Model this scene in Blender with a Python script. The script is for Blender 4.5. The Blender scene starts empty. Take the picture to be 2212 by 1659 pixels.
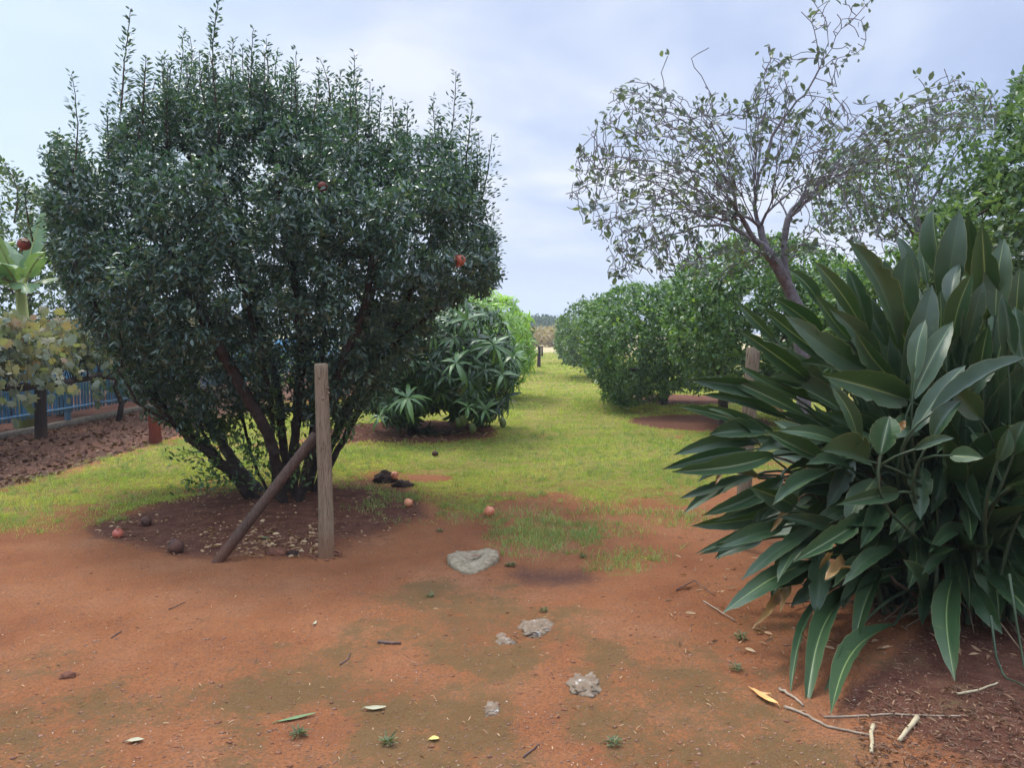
import bpy, math, random
import numpy as np
from mathutils import Vector, Matrix

SC = bpy.context.scene
COL = SC.collection
random.seed(7)
R = np.random.default_rng(11)

# ------------------------------------------------------------------ camera
PW, PH, PF = 2212.0, 1659.0, 1703.0        # measured picture size and focal length, in the same pixels
PITCH = math.radians(3.70)
CAMH = 1.55
cam_d = bpy.data.cameras.new('camera')
cam = bpy.data.objects.new('camera', cam_d)
COL.objects.link(cam)
cam.location = (0, 0, CAMH)
cam.rotation_euler = (math.radians(90) - PITCH, 0, 0)
cam_d.sensor_width = 36.0
cam_d.lens = 36.0 * PF / PW
cam_d.clip_start = 0.05
cam_d.clip_end = 12000
SC.camera = cam

# ------------------------------------------------------------------ sky and sun (overcast)
SUN_EL, SUN_AZ = math.radians(58), math.radians(-35)     # azimuth from +Y towards +X
world = bpy.data.worlds.new("World")
SC.world = world
world.use_nodes = True
nt = world.node_tree
nt.nodes.clear()
def N(t, typ, **kw):
    n = t.nodes.new(typ)
    for k, v in kw.items():
        setattr(n, k, v)
    return n
def L(t, a, b):
    t.links.new(a, b)
def math_node(t, op, a, b=None, clamp=False):
    m = N(t, 'ShaderNodeMath', operation=op)
    m.use_clamp = clamp
    for i, v in enumerate((a, b)):
        if v is None: continue
        if isinstance(v, (int, float)): m.inputs[i].default_value = v
        else: L(t, v, m.inputs[i])
    return m.outputs[0]
def ramp(t, fac, stops, interp='LINEAR'):
    r = N(t, 'ShaderNodeValToRGB')
    r.color_ramp.interpolation = interp
    els = r.color_ramp.elements
    while len(els) < len(stops): els.new(0.5)
    for e, (p, c) in zip(els, stops):
        e.position = p
        e.color = (*c, 1) if len(c) == 3 else c
    if fac is not None: L(t, fac, r.inputs[0])
    return r.outputs[0]
def mixrgb(t, fac, a, b, mode='MIX'):
    m = N(t, 'ShaderNodeMix', data_type='RGBA', blend_type=mode)
    for i, v in ((0, fac), (6, a), (7, b)):
        if isinstance(v, (int, float)): m.inputs[i].default_value = v
        elif isinstance(v, tuple): m.inputs[i].default_value = (*v, 1)
        else: L(t, v, m.inputs[i])
    return m.outputs[2]
def noise(t, vec, scale, detail=4, rough=.55, dist=0):
    n = N(t, 'ShaderNodeTexNoise')
    n.inputs['Scale'].default_value = scale
    n.inputs['Detail'].default_value = detail
    n.inputs['Roughness'].default_value = rough
    n.inputs['Distortion'].default_value = dist
    if vec is not None: L(t, vec, n.inputs['Vector'])
    return n.outputs['Fac']

sky = N(nt, 'ShaderNodeTexSky', sky_type='NISHITA')
sky.sun_disc = False
sky.sun_elevation = SUN_EL
sky.sun_rotation = SUN_AZ
tc = N(nt, 'ShaderNodeTexCoord')
sep = N(nt, 'ShaderNodeSeparateXYZ'); L(nt, tc.outputs['Generated'], sep.inputs[0])
zc = math_node(nt, 'MAXIMUM', sep.outputs['Z'], 0.0)
den = math_node(nt, 'ADD', zc, 0.16)
cx = math_node(nt, 'DIVIDE', sep.outputs['X'], den)
cy = math_node(nt, 'DIVIDE', sep.outputs['Y'], den)
cmb = N(nt, 'ShaderNodeCombineXYZ'); L(nt, cx, cmb.inputs[0]); L(nt, math_node(nt, 'MULTIPLY', cy, 0.8), cmb.inputs[1]); cmb.inputs[2].default_value = 3.7
cl1 = noise(nt, cmb.outputs[0], 0.75, 4, .5, .5)
cl2 = noise(nt, cmb.outputs[0], 2.1, 4, .55, .3)
cl = math_node(nt, 'ADD', math_node(nt, 'MULTIPLY', cl1, .8), math_node(nt, 'MULTIPLY', cl2, .2))
ccol = ramp(nt, cl, [(.41, (.27, .35, .56)), (.465, (.34, .42, .62)), (.52, (.49, .55, .69)), (.575, (.68, .70, .77))])
# colour by side: whiter on the left, paler towards the horizon
hor = ramp(nt, sep.outputs['Z'], [(0.0, (1, 1, 1)), (0.09, (.35, .35, .35)), (.22, (0, 0, 0))])
ccol = mixrgb(nt, hor, ccol, (.64, .64, .68))
lift = ramp(nt, math_node(nt, 'MULTIPLY', sep.outputs['Z'], 1.0), [(.18, (0, 0, 0)), (.42, (.25, .25, .25)), (.75, (.25, .25, .25))])
ccol = mixrgb(nt, lift, ccol, (.64, .68, .80))
left = ramp(nt, math_node(nt, 'MULTIPLY', sep.outputs['X'], -1.0), [(.15, (0, 0, 0)), (.52, (.8, .8, .8))])
ccol = mixrgb(nt, left, ccol, (.58, .71, .80))
# an overcast sky is brightest overhead
zen = ramp(nt, sep.outputs['Z'], [(.42, (0, 0, 0)), (.85, (1, 1, 1))])
zs = math_node(nt, 'ADD', math_node(nt, 'MULTIPLY', zen, 3.1), 1.0)
vm = N(nt, 'ShaderNodeVectorMath', operation='SCALE'); L(nt, ccol, vm.inputs[0]); L(nt, zs, vm.inputs['Scale'])
bg1 = N(nt, 'ShaderNodeBackground'); L(nt, sky.outputs[0], bg1.inputs[0]); bg1.inputs[1].default_value = 0.08
bg2 = N(nt, 'ShaderNodeBackground'); L(nt, vm.outputs[0], bg2.inputs[0]); bg2.inputs[1].default_value = 0.82
mx = N(nt, 'ShaderNodeMixShader'); mx.inputs[0].default_value = 0.93
L(nt, bg1.outputs[0], mx.inputs[1]); L(nt, bg2.outputs[0], mx.inputs[2])
wo = N(nt, 'ShaderNodeOutputWorld'); L(nt, mx.outputs[0], wo.inputs[0])

sun_d = bpy.data.lights.new('sun', 'SUN')
sun_d.energy = 2.0
sun_d.angle = math.radians(11)
sun_d.color = (1.0, .93, .82)
sun = bpy.data.objects.new('sun', sun_d)
COL.objects.link(sun)
sv = Vector((math.sin(SUN_AZ) * math.cos(SUN_EL), math.cos(SUN_AZ) * math.cos(SUN_EL), math.sin(SUN_EL)))
sun.rotation_euler = (-sv).to_track_quat('-Z', 'Y').to_euler()

SC.view_settings.view_transform = 'Standard'
SC.view_settings.look = 'None'
SC.view_settings.exposure = 0.72
SC.view_settings.gamma = 1.0
SC.view_settings.use_curve_mapping = False
SC.cycles.max_bounces = 6
SC.cycles.diffuse_bounces = 3
SC.cycles.glossy_bounces = 2
SC.cycles.transmission_bounces = 3
SC.cycles.volume_bounces = 0

# ------------------------------------------------------------------ measuring helpers
cp, sp = math.cos(PITCH), math.sin(PITCH)
def ray(px, py):
    a = (px - PW / 2) / PF; b = (PH / 2 - py) / PF
    return np.array([a, cp + b * sp, -sp + b * cp])
def P(px, py, Y):
    """world point at depth Y (world y) seen at picture position px, py"""
    d = ray(px, py)
    return np.array([0, 0, CAMH]) + d * (Y / d[1])
def G(px, py, z=0.0):
    d = ray(px, py)
    return np.array([0, 0, CAMH]) + d * ((z - CAMH) / d[2])
def proj(p):
    p = np.asarray(p, float)
    x, y, z = p[..., 0], p[..., 1], p[..., 2] - CAMH
    f = y * cp - z * sp
    u = y * sp + z * cp
    f = np.where(f < .05, .05, f)
    return PW / 2 + PF * x / f, PH / 2 - PF * u / f
def poly_dist(px, py, poly):
    """signed distance in pixels, positive inside"""
    px = np.asarray(px, float); py = np.asarray(py, float)
    ins = np.zeros(px.shape, bool); dm = np.full(px.shape, 1e9)
    n = len(poly)
    for i in range(n):
        x0, y0 = poly[i]; x1, y1 = poly[(i + 1) % n]
        c = ((y0 > py) != (y1 > py)) & (px < (x1 - x0) * (py - y0) / ((y1 - y0) + 1e-12) + x0)
        ins ^= c
        ex, ey = x1 - x0, y1 - y0
        t = np.clip(((px - x0) * ex + (py - y0) * ey) / (ex * ex + ey * ey + 1e-9), 0, 1)
        dm = np.minimum(dm, np.hypot(px - x0 - t * ex, py - y0 - t * ey))
    return np.where(ins, dm, -dm)
def sstep(a, b, x):
    t = np.clip((x - a) / (b - a), 0, 1)
    return t * t * (3 - 2 * t)
def vnoise(x, y, s, seed=0):
    """smooth value noise"""
    x = np.asarray(x, float) * s; y = np.asarray(y, float) * s
    xi = np.floor(x).astype(np.int64); yi = np.floor(y).astype(np.int64)
    fx = x - xi; fy = y - yi
    fx = fx * fx * (3 - 2 * fx); fy = fy * fy * (3 - 2 * fy)
    def h(a, b):
        n = (a * 374761393 + b * 668265263 + seed * 1442695041) & 0xffffffff
        n = ((n ^ (n >> 13)) * 1274126177) & 0xffffffff
        return ((n ^ (n >> 16)) & 0xffff) / 65535.0
    return (h(xi, yi) * (1 - fx) + h(xi + 1, yi) * fx) * (1 - fy) + (h(xi, yi + 1) * (1 - fx) + h(xi + 1, yi + 1) * fx) * fy
def fbm(x, y, s, seed=0, o=4):
    v = 0; a = .5
    for i in range(o):
        v = v + a * vnoise(x, y, s * 2 ** i, seed + i); a *= .5
    return v / (1 - .5 ** o)

# ------------------------------------------------------------------ ground height
POM = G(640, 1092)[:2]                      # foot of the big shrub
MAN = G(890, 935)[:2]                       # foot of the mango tree
DENTS = [(random.uniform(-2.4, 1.9), random.uniform(2.9, 5.3), random.uniform(0, 3.1)) for _ in range(26)]
def height(x, y):
    x = np.asarray(x, float); y = np.asarray(y, float)
    near = 1 - sstep(20, 40, y)
    h = (fbm(x, y, .7, 5) - .5) * .05 * near + (fbm(x, y, 3.6, 9, 4) - .5) * .026 * near
    r = np.hypot(x - POM[0], y - POM[1]); h = h + .05 * np.exp(-(r / .75) ** 2)
    r = np.hypot((x - MAN[0]), y - MAN[1]); h = h + .07 * np.exp(-((r - 1.1) / .28) ** 2) - .03 * np.exp(-(r / .8) ** 2)
    for dx_, dy_, da_ in DENTS:
        sel = (np.abs(x - dx_) < .3) & (np.abs(y - dy_) < .3)
        u_ = (x - dx_) * math.cos(da_) + (y - dy_) * math.sin(da_); v_ = -(x - dx_) * math.sin(da_) + (y - dy_) * math.cos(da_)
        rr_ = (u_ / .15) ** 2 + (v_ / .055) ** 2
        h = h + np.where(sel, -.011 * np.exp(-rr_ ** 2) + .005 * np.exp(-(rr_ - 1.7) ** 2 * 2), 0)
    h = h + .15 * (vnoise(x, y, .03, 3) - .5) * sstep(30, 80, y)
    return h
def hz(x, y): return float(height(x, y))
def Gh(px, py, up=0.0):
    p = G(px, py)
    for _ in range(3):
        p = G(px, py, hz(p[0], p[1]))
    p[2] += up
    return p

# ------------------------------------------------------------------ scene graph helpers
def tag(o, label=None, cat=None, group=None, kind=None):
    for k, v in (('label', label), ('category', cat), ('group', group), ('kind', kind)):
        if v: o[k] = v
    return o
def empty(name, loc, label, cat, group=None, kind=None):
    o = bpy.data.objects.new(name, None); COL.objects.link(o)
    o.location = loc; o.empty_display_size = .2
    tag(o, label, cat, group, kind)
    return o
def link(name, me, mat, parent=None, smooth=False):
    o = bpy.data.objects.new(name, me); COL.objects.link(o)
    if mat is not None: me.materials.append(mat)
    if smooth: me.shade_smooth()
    if parent is not None:
        o.parent = parent
        o.matrix_parent_inverse = Matrix.Translation(parent.location).inverted()
    return o
def raw_mesh(name, V, loops, totals, attrs=None):
    me = bpy.data.meshes.new(name)
    V = np.ascontiguousarray(V, np.float32); loops = np.ascontiguousarray(loops, np.int32); totals = np.asarray(totals, np.int32)
    starts = np.concatenate(([0], np.cumsum(totals)[:-1])).astype(np.int32)
    me.vertices.add(len(V)); me.vertices.foreach_set('co', V.ravel())
    me.loops.add(len(loops)); me.loops.foreach_set('vertex_index', loops)
    me.polygons.add(len(totals)); me.polygons.foreach_set('loop_start', starts); me.polygons.foreach_set('loop_total', totals)
    for k, a in (attrs or {}).items():
        a = np.asarray(a, np.float32)
        if a.ndim == 1:
            at = me.attributes.new(k, 'FLOAT', 'POINT'); at.data.foreach_set('value', a)
        else:
            at = me.attributes.new(k, 'FLOAT_VECTOR', 'POINT'); at.data.foreach_set('vector', a.ravel())
    me.update(calc_edges=True); me.validate()
    return me
class MB:
    """collects plain geometry for one mesh"""
    def __init__(s): s.v = []; s.f = []; s.a = []
    def add(s, V, F, a=0.0):
        b = len(s.v)
        s.v += [tuple(map(float, p)) for p in V]; s.f += [tuple(b + i for i in f) for f in F]
        s.a += ([a] * len(V)) if isinstance(a, (int, float)) else list(a)
    def tube(s, pts, rads, n=8, cap=True, wob=0):
        pts = [Vector(p) for p in pts]
        b = len(s.v); ref = Vector((.31, .2, .93))
        for i, p in enumerate(pts):
            t = (pts[min(i + 1, len(pts) - 1)] - pts[max(i - 1, 0)]).normalized()
            if abs(t.dot(ref)) > .95: ref = Vector((1, 0, .1)).normalized()
            u = t.cross(ref).normalized(); w = t.cross(u)
            for k in range(n):
                a = 2 * math.pi * k / n
                r = rads[i] * (1 + random.uniform(-wob, wob))
                s.v.append(tuple(p + (u * math.cos(a) + w * math.sin(a)) * r)); s.a.append(i / max(1, len(pts) - 1))
        for i in range(len(pts) - 1):
            for k in range(n):
                s.f.append((b + i * n + k, b + i * n + (k + 1) % n, b + (i + 1) * n + (k + 1) % n, b + (i + 1) * n + k))
        if cap:
            s.f.append(tuple(b + k for k in range(n))[::-1]); s.f.append(tuple(b + (len(pts) - 1) * n + k for k in range(n)))
    def box(s, c, sz, rz=0):
        x, y, z = [q / 2 for q in sz]; ca, sa = math.cos(rz), math.sin(rz)
        V = []
        for dx, dy, dz in ((-x, -y, -z), (x, -y, -z), (x, y, -z), (-x, y, -z), (-x, -y, z), (x, -y, z), (x, y, z), (-x, y, z)):
            V.append((c[0] + dx * ca - dy * sa, c[1] + dx * sa + dy * ca, c[2] + dz))
        s.add(V, [(0, 3, 2, 1), (4, 5, 6, 7), (0, 1, 5, 4), (1, 2, 6, 5), (2, 3, 7, 6), (3, 0, 4, 7)])
    def build(s, name, mat, parent=None, smooth=False):
        loops = [i for f in s.f for i in f]
        me = raw_mesh(name, np.array(s.v).reshape(-1, 3), loops, [len(f) for f in s.f], {'rnd': np.array(s.a)})
        return link(name, me, mat, parent, smooth)

# ------------------------------------------------------------------ materials
def new_mat(name):
    m = bpy.data.materials.new(name); m.use_nodes = True
    t = m.node_tree; b = t.nodes['Principled BSDF']
    return m, t, b
def bump(t, b, h, strength=.5, dist=.01):
    n = N(t, 'ShaderNodeBump'); n.inputs['Strength'].default_value = strength; n.inputs['Distance'].default_value = dist
    L(t, h, n.inputs['Height']); L(t, n.outputs[0], b.inputs['Normal'])
def attr(t, name):
    a = N(t, 'ShaderNodeAttribute'); a.attribute_name = name
    return a
def geo_pos(t):
    return N(t, 'ShaderNodeNewGeometry').outputs['Position']
def leaf_mat(name, stops, rough=.42, trans=.25, spec=.5, tcol=None, clump=1.2, clump_amt=.35):
    m, t, b = new_mat(name)
    a = attr(t, 'rnd').outputs['Fac']
    n = noise(t, geo_pos(t), clump, 2)
    f = math_node(t, 'ADD', math_node(t, 'MULTIPLY', a, 1 - clump_amt), math_node(t, 'MULTIPLY', math_node(t, 'SUBTRACT', n, .22), clump_amt * 1.7), clamp=True)
    c = ramp(t, f, stops)
    L(t, c, b.inputs['Base Color'])
    b.inputs['Roughness'].default_value = rough
    b.inputs['Specular IOR Level'].default_value = spec
    tr = N(t, 'ShaderNodeBsdfTranslucent')
    tc2 = mixrgb(t, 1.0, c, tcol or (1.0, 1.0, .45), 'MULTIPLY')
    br = N(t, 'ShaderNodeVectorMath', operation='SCALE'); L(t, tc2, br.inputs[0]); br.inputs['Scale'].default_value = 2.2
    L(t, br.outputs[0], tr.inputs[0])
    mxs = N(t, 'ShaderNodeMixShader'); mxs.inputs[0].default_value = trans
    out = t.nodes['Material Output']
    L(t, b.outputs[0], mxs.inputs[1]); L(t, tr.outputs[0], mxs.inputs[2]); L(t, mxs.outputs[0], out.inputs[0])
    return m
def solid(name, c1, c2, scale=8, rough=.8, bs=.4, bd=.01, detail=5, stretch=None, spec=.3):
    m, t, b = new_mat(name)
    v = N(t, 'ShaderNodeTexCoord').outputs['Object']
    if stretch:
        mp = N(t, 'ShaderNodeMapping'); mp.inputs['Scale'].default_value = stretch; L(t, v, mp.inputs[0]); v = mp.outputs[0]
    n = noise(t, v, scale, detail, .6)
    L(t, ramp(t, n, [(.3, c1), (.7, c2)]), b.inputs['Base Color'])
    b.inputs['Roughness'].default_value = rough
    b.inputs['Specular IOR Level'].default_value = spec
    if bs: bump(t, b, n, bs, bd)
    return m

M_pom = leaf_mat('shrub_leaf', [(0, (.016, .038, .032)), (.4, (.032, .072, .055)), (.75, (.065, .120, .080)), (.93, (.16, .22, .12)), (1, (.26, .27, .10))], rough=.38, trans=.22, spec=.9)  # bluish cast of haze and reflected sky tinted into the leaf colour
M_citrus = leaf_mat('citrus_leaf', [(0, (.026, .056, .024)), (.4, (.060, .120, .044)), (.75, (.125, .215, .070)), (1, (.34, .45, .13))], rough=.38, trans=.28)
M_citrus_hazed = leaf_mat('hazed_citrus_leaf', [(0, (.036, .070, .036)), (.5, (.075, .135, .060)), (1, (.18, .26, .11))], rough=.45, trans=.28)  # greyer, paler citrus leaf with haze put into its colour
M_lemon = leaf_mat('lemon_leaf', [(0, (.05, .07, .065)), (.6, (.085, .115, .09)), (1, (.18, .24, .13))], rough=.45, trans=.25)
M_mango = leaf_mat('mango_leaf', [(0, (.010, .028, .010)), (.5, (.032, .080, .022)), (.85, (.095, .18, .050)), (1, (.20, .32, .10))], rough=.38, trans=.16, clump_amt=.25)  # low stops darkened so shade inside the crown sits in the colour
M_mango2 = leaf_mat('pale_mango_leaf', [(0, (.09, .17, .035)), (.5, (.19, .33, .06)), (1, (.36, .50, .14))], rough=.42, trans=.38)
M_vine = leaf_mat('vine_leaf', [(0, (.045, .06, .035)), (.35, (.12, .15, .095)), (.6, (.20, .18, .10)), (.8, (.26, .13, .06)), (1, (.46, .33, .06))], rough=.6, trans=.3, clump=.9, clump_amt=.5)
M_banana = leaf_mat('banana_leaf', [(0, (.05, .11, .045)), (.5, (.09, .165, .07)), (1, (.18, .25, .12))], rough=.5, trans=.22)
M_back = leaf_mat('garden_leaf', [(0, (.02, .04, .018)), (.5, (.05, .09, .03)), (1, (.13, .18, .06))], rough=.5, trans=.3)
M_bark = solid('bark', (.035, .024, .018), (.095, .070, .055), 22, .9, .6, .01)
M_bark_hazed_grey = solid('hazed_grey_bark', (.085, .075, .082), (.20, .18, .19), 25, .9, .6, .01)  # pale purplish grey, veiling glare mixed into the bark colour
M_bark_dark = solid('dark_bark', (.020, .014, .012), (.060, .042, .034), 20, .9, .6, .01)

# ------------------------------------------------------------------ leaves
def template(kind):
    """(verts u,v,h), faces: u across in -.5...5, v along 0..1, h up"""
    if kind == 'diamond':
        return np.array([(0, 0, 0), (-.5, .5, .10), (0, 1, -.05), (.5, .5, .10)]), [(0, 1, 2), (0, 2, 3)]
    if kind == 'oval':
        return np.array([(0, 0, 0), (-.42, .28, .07), (-.46, .62, .07), (0, 1, -.06), (.46, .62, .07), (.42, .28, .07), (0, .5, .0)]), \
               [(0, 1, 6), (1, 2, 6), (2, 3, 6), (3, 4, 6), (4, 5, 6), (5, 0, 6)]
    if kind == 'lance':     # long drooping leaf
        V = [(0, 0, 0)]; F = []
        vs = [.18, .42, .68, .88]; ws = [.34, .5, .38, .2]
        for v, w in zip(vs, ws):
            dz = -.62 * v ** 2.0 + .16 * v
            V += [(-w, v, dz + .03), (0, v, dz), (w, v, dz + .03)]
        V.append((0, .93, -.50))
        F += [(0, 1, 2), (0, 2, 3)]
        for i in range(3):
            a = 1 + 3 * i
            F += [(a, a + 3, a + 4, a + 1), (a + 1, a + 4, a + 5, a + 2)]
        F += [(10, 13, 11), (11, 13, 12)]
        return np.array(V), F
    if kind == 'lobed':
        V = [(0, .35, 0)]
        prof = [(-90, .36), (-62, .50), (-38, .40), (-8, .58), (18, .36), (48, .62), (68, .42), (90, .68), (112, .42), (132, .62), (162, .36), (188, .58), (218, .40), (242, .50)]
        for a, r in prof:
            V.append((math.cos(math.radians(a)) * r * .9, .35 + math.sin(math.radians(a)) * r, -.10 * r + .06 * math.cos(math.radians(3 * a))))
        n = len(prof)
        return np.array(V), [(0, 1 + i, 1 + (i + 1) % n) for i in range(n)]
def norm(v): return v / (np.linalg.norm(v, axis=-1, keepdims=True) + 1e-9)
def leaves(name, pos, D, U, Ln, Wd, kind, mat, parent, rnd=None, extra=None):
    n = len(pos)
    T, F = template(kind)
    D = norm(D); S = norm(np.cross(D, U)); U = np.cross(S, D)
    Ln = np.broadcast_to(Ln, (n,)); Wd = np.broadcast_to(Wd, (n,))
    V = (pos[:, None, :] + T[None, :, 1, None] * (Ln[:, None, None] * D[:, None, :]) + T[None, :, 0, None] * (Wd[:, None, None] * S[:, None, :])
         + T[None, :, 2, None] * (Ln[:, None, None] * U[:, None, :]))
    k = len(T)
    fl = np.array([i for f in F for i in f]); ft = np.array([len(f) for f in F])
    loops = (fl[None, :] + (np.arange(n) * k)[:, None]).ravel()
    totals = np.tile(ft, n)
    if rnd is None: rnd = R.random(n)
    me = raw_mesh(name, V.reshape(-1, 3), loops, totals, {'rnd': np.repeat(rnd, k)})
    return link(name, me, mat, parent)

# ------------------------------------------------------------------ skeletons
class Skel:
    def __init__(s): s.p = []; s.par = []; s.fix = []
    def arr(s): return np.array(s.p)
    def nearest(s, q):
        return int(np.argmin(((s.arr() - q) ** 2).sum(1)))
    def line(s, pts, start=None, step=.08, jit=.012):
        """add a polyline; joins the nearest node unless it starts a stem of its own"""
        pts = [np.asarray(p, float) for p in pts]
        if start == 'root' or not s.p:
            s.p.append(pts[0]); s.par.append(-1); cur = len(s.p) - 1
        else:
            cur = s.nearest(pts[0])
        q = [s.p[cur]] + pts[1:]
        # smooth resample (Catmull-Rom)
        ext = [2 * q[0] - q[1]] + q + [2 * q[-1] - q[-2]]
        for i in range(1, len(ext) - 2):
            a, b, c, d = ext[i - 1:i + 3]
            m = max(1, int(np.linalg.norm(c - b) / step))
            for k in range(1, m + 1):
                t = k / m
                pt = .5 * ((2 * b) + (c - a) * t + (2 * a - 5 * b + 4 * c - d) * t * t + (3 * b - a - 3 * c + d) * t ** 3)
                s.p.append(pt + R.normal(0, jit, 3)); s.par.append(cur); cur = len(s.p) - 1
        return cur
    def grow(s, att, infl, kill, step, iters=80, trop=(0, 0, .1), jit=.25):
        att = np.asarray(att, float); trop = np.array(trop)
        nodes = s.arr(); best = np.zeros(len(att), int); bd = np.full(len(att), 1e9)
        alive = np.ones(len(att), bool)
        new0 = 0
        for it in range(iters):
            nn = nodes[new0:]
            for c in range(0, len(nn), 400):
                ch = nn[c:c + 400]
                idx = np.where(alive)[0]
                if not len(idx): break
                d = np.sqrt(((att[idx, None, :] - ch[None]) ** 2).sum(2))
                j = d.argmin(1); dm = d[np.arange(len(idx)), j]
                b = dm < bd[idx]
                best[idx[b]] = new0 + c + j[b]; bd[idx[b]] = dm[b]
            alive &= bd > kill
            use = alive & (bd < infl)
            if not use.any(): break
            u = np.where(use)[0]
            dirs = norm(att[u] - nodes[best[u]])
            ub, inv = np.unique(best[u], return_inverse=True)
            acc = np.zeros((len(ub), 3)); np.add.at(acc, inv, dirs)
            acc = norm(acc) + trop + R.normal(0, jit, acc.shape)
            newp = nodes[ub] + norm(acc) * step
            new0 = len(nodes)
            nodes = np.vstack([nodes, newp]); s.par += [int(x) for x in ub]
        s.p = [x for x in nodes]
    def finish(s, r_root, r_tip=.0018, minexp=1.7):
        p = s.arr(); par = np.array(s.par); n = len(p)
        order_children = np.zeros(n, int)
        np.add.at(order_children, par[par >= 0], 1)
        tips = np.zeros(n)
        tips[order_children == 0] = 1
        for i in range(n - 1, -1, -1):          # children always come after their parent
            if par[i] >= 0: tips[par[i]] += tips[i]
        roots = np.where(par < 0)[0]
        mt = tips[roots].max()
        e = math.log(mt) / math.log(r_root / r_tip) if mt > 1 else 2
        s.rad = r_tip * np.maximum(tips, 1) ** (1 / e)
        s.tips = tips; s.nch = order_children
        return s
    def depth_from_root(s):
        d = np.zeros(len(s.p))
        for i, q in enumerate(s.par):
            if q >= 0: d[i] = d[q] + 1
        return d
    def mesh(s, name, mat, parent, sides=6, minr=0.0, flare=0):
        p = s.arr(); par = np.array(s.par); n = len(p); rad = s.rad.copy()
        if flare:
            for i in np.where(par < 0)[0]: rad[i] *= 1 + flare
        dirv = np.zeros((n, 3)); h = par >= 0
        dirv[h] = p[h] - p[par[h]]
        for i in np.where(~h)[0]:
            ch = np.where(par == i)[0]
            dirv[i] = p[ch[0]] - p[i] if len(ch) else (0, 0, 1)
        dirv = norm(dirv)
        # the main child carries the ring on
        main = np.full(n, -1); br = np.zeros(n)
        for i in range(n):
            q = par[i]
            if q >= 0 and s.tips[i] > br[q]: br[q] = s.tips[i]; main[q] = i
        d2 = dirv.copy(); mm = main >= 0
        d2[mm] = norm(dirv[mm] + dirv[main[mm]])
        ref = np.array([.23, .11, 1.0]); alt = np.array([1., .2, 0])
        def frame(d):
            rf = np.where((np.abs(d[:, 2:3]) > .93), alt, ref)
            rf = np.broadcast_to(alt + .0, d.shape)
            u = norm(np.cross(d, np.where(np.abs((d * norm(rf)).sum(1, keepdims=True)) > .96, np.array([0, 1., .1]), rf)))
            return u, np.cross(d, u)
        e = np.where(h & (rad >= minr))[0]
        if not len(e): return None
        q = par[e]; ismain = main[q] == e
        rb = np.where(ismain, rad[q], np.minimum(rad[e] * 1.25, rad[q]))
        db = np.where(ismain[:, None], d2[q], dirv[e])
        ub, wb = frame(db); ut, wt = frame(d2[e])
        ang = 2 * math.pi * np.arange(sides) / sides
        ca, sa = np.cos(ang), np.sin(ang)
        B = p[q][:, None] + rb[:, None, None] * (ub[:, None] * ca[None, :, None] + wb[:, None] * sa[None, :, None])
        Tt = p[e][:, None] + rad[e][:, None, None] * (ut[:, None] * ca[None, :, None] + wt[:, None] * sa[None, :, None])
        V = np.concatenate([B, Tt], 1).reshape(-1, 3)
        k = np.arange(sides); k2 = (k + 1) % sides
        f = np.stack([k, k2, k2 + sides, k + sides], 1).ravel()
        loops = (f[None] + (np.arange(len(e)) * 2 * sides)[:, None]).ravel()
        me = raw_mesh(name, V, loops, np.full(len(e) * sides, 4), {'rnd': np.zeros(len(V))})
        return link(name, me, mat, parent, smooth=True)
    def leaf_sites(s, maxr, per, seedp=1.0):
        """points spread along thin twigs: positions and twig directions"""
        p = s.arr(); par = np.array(s.par)
        e = np.where((par >= 0) & (s.rad <= maxr))[0]
        if seedp < 1: e = e[R.random(len(e)) < seedp]
        e = np.repeat(e, per)
        t = R.random((len(e), 1))
        a = p[par[e]]; b = p[e]
        return a + (b - a) * t, norm(b - a)

def cloud(poly, Y, hd, n, edge=60, shell=.5, clump=None):
    """points filling a crown: outline as measured, rounded in depth about distance Y"""
    xs = [q[0] for q in poly]; ys = [q[1] for q in poly]
    out = []
    m = 0
    while m < n:
        k = n * 3
        px = R.uniform(min(xs), max(xs), k); py = R.uniform(min(ys), max(ys), k)
        d = poly_dist(px, py, poly)
        ok = d > 0
        px, py, d = px[ok], py[ok], d[ok]
        t = np.clip(d / edge, 0, 1)
        half = hd * np.sqrt(np.clip(1 - (1 - t) ** 2, 0.02, 1))
        u = R.uniform(-1, 1, len(px))
        sh = R.random(len(px)) < shell
        u = np.where(sh, np.sign(u) * (.55 + .45 * np.abs(u)), u)
        yy = Y + u * half
        rr = np.stack([(px - PW / 2) / PF, cp + (PH / 2 - py) / PF * sp, -sp + (PH / 2 - py) / PF * cp], 1)
        q = np.array([0, 0, CAMH]) + rr * (yy / rr[:, 1])[:, None]
        if clump:
            nn = vnoise(q[:, 0] + q[:, 1] * .7, q[:, 2] + q[:, 1] * .4, clump, 21)
            q = q[R.random(len(q)) < sstep(.2, .55, nn) * .9 + .1]
        out.append(q); m += len(q)
    q = np.vstack(out)[:n]
    return q[q[:, 2] > .06]
def rand_perp(D):
    v = R.normal(0, 1, D.shape)
    return norm(v - (v * D).sum(1, keepdims=True) * D)

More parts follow.
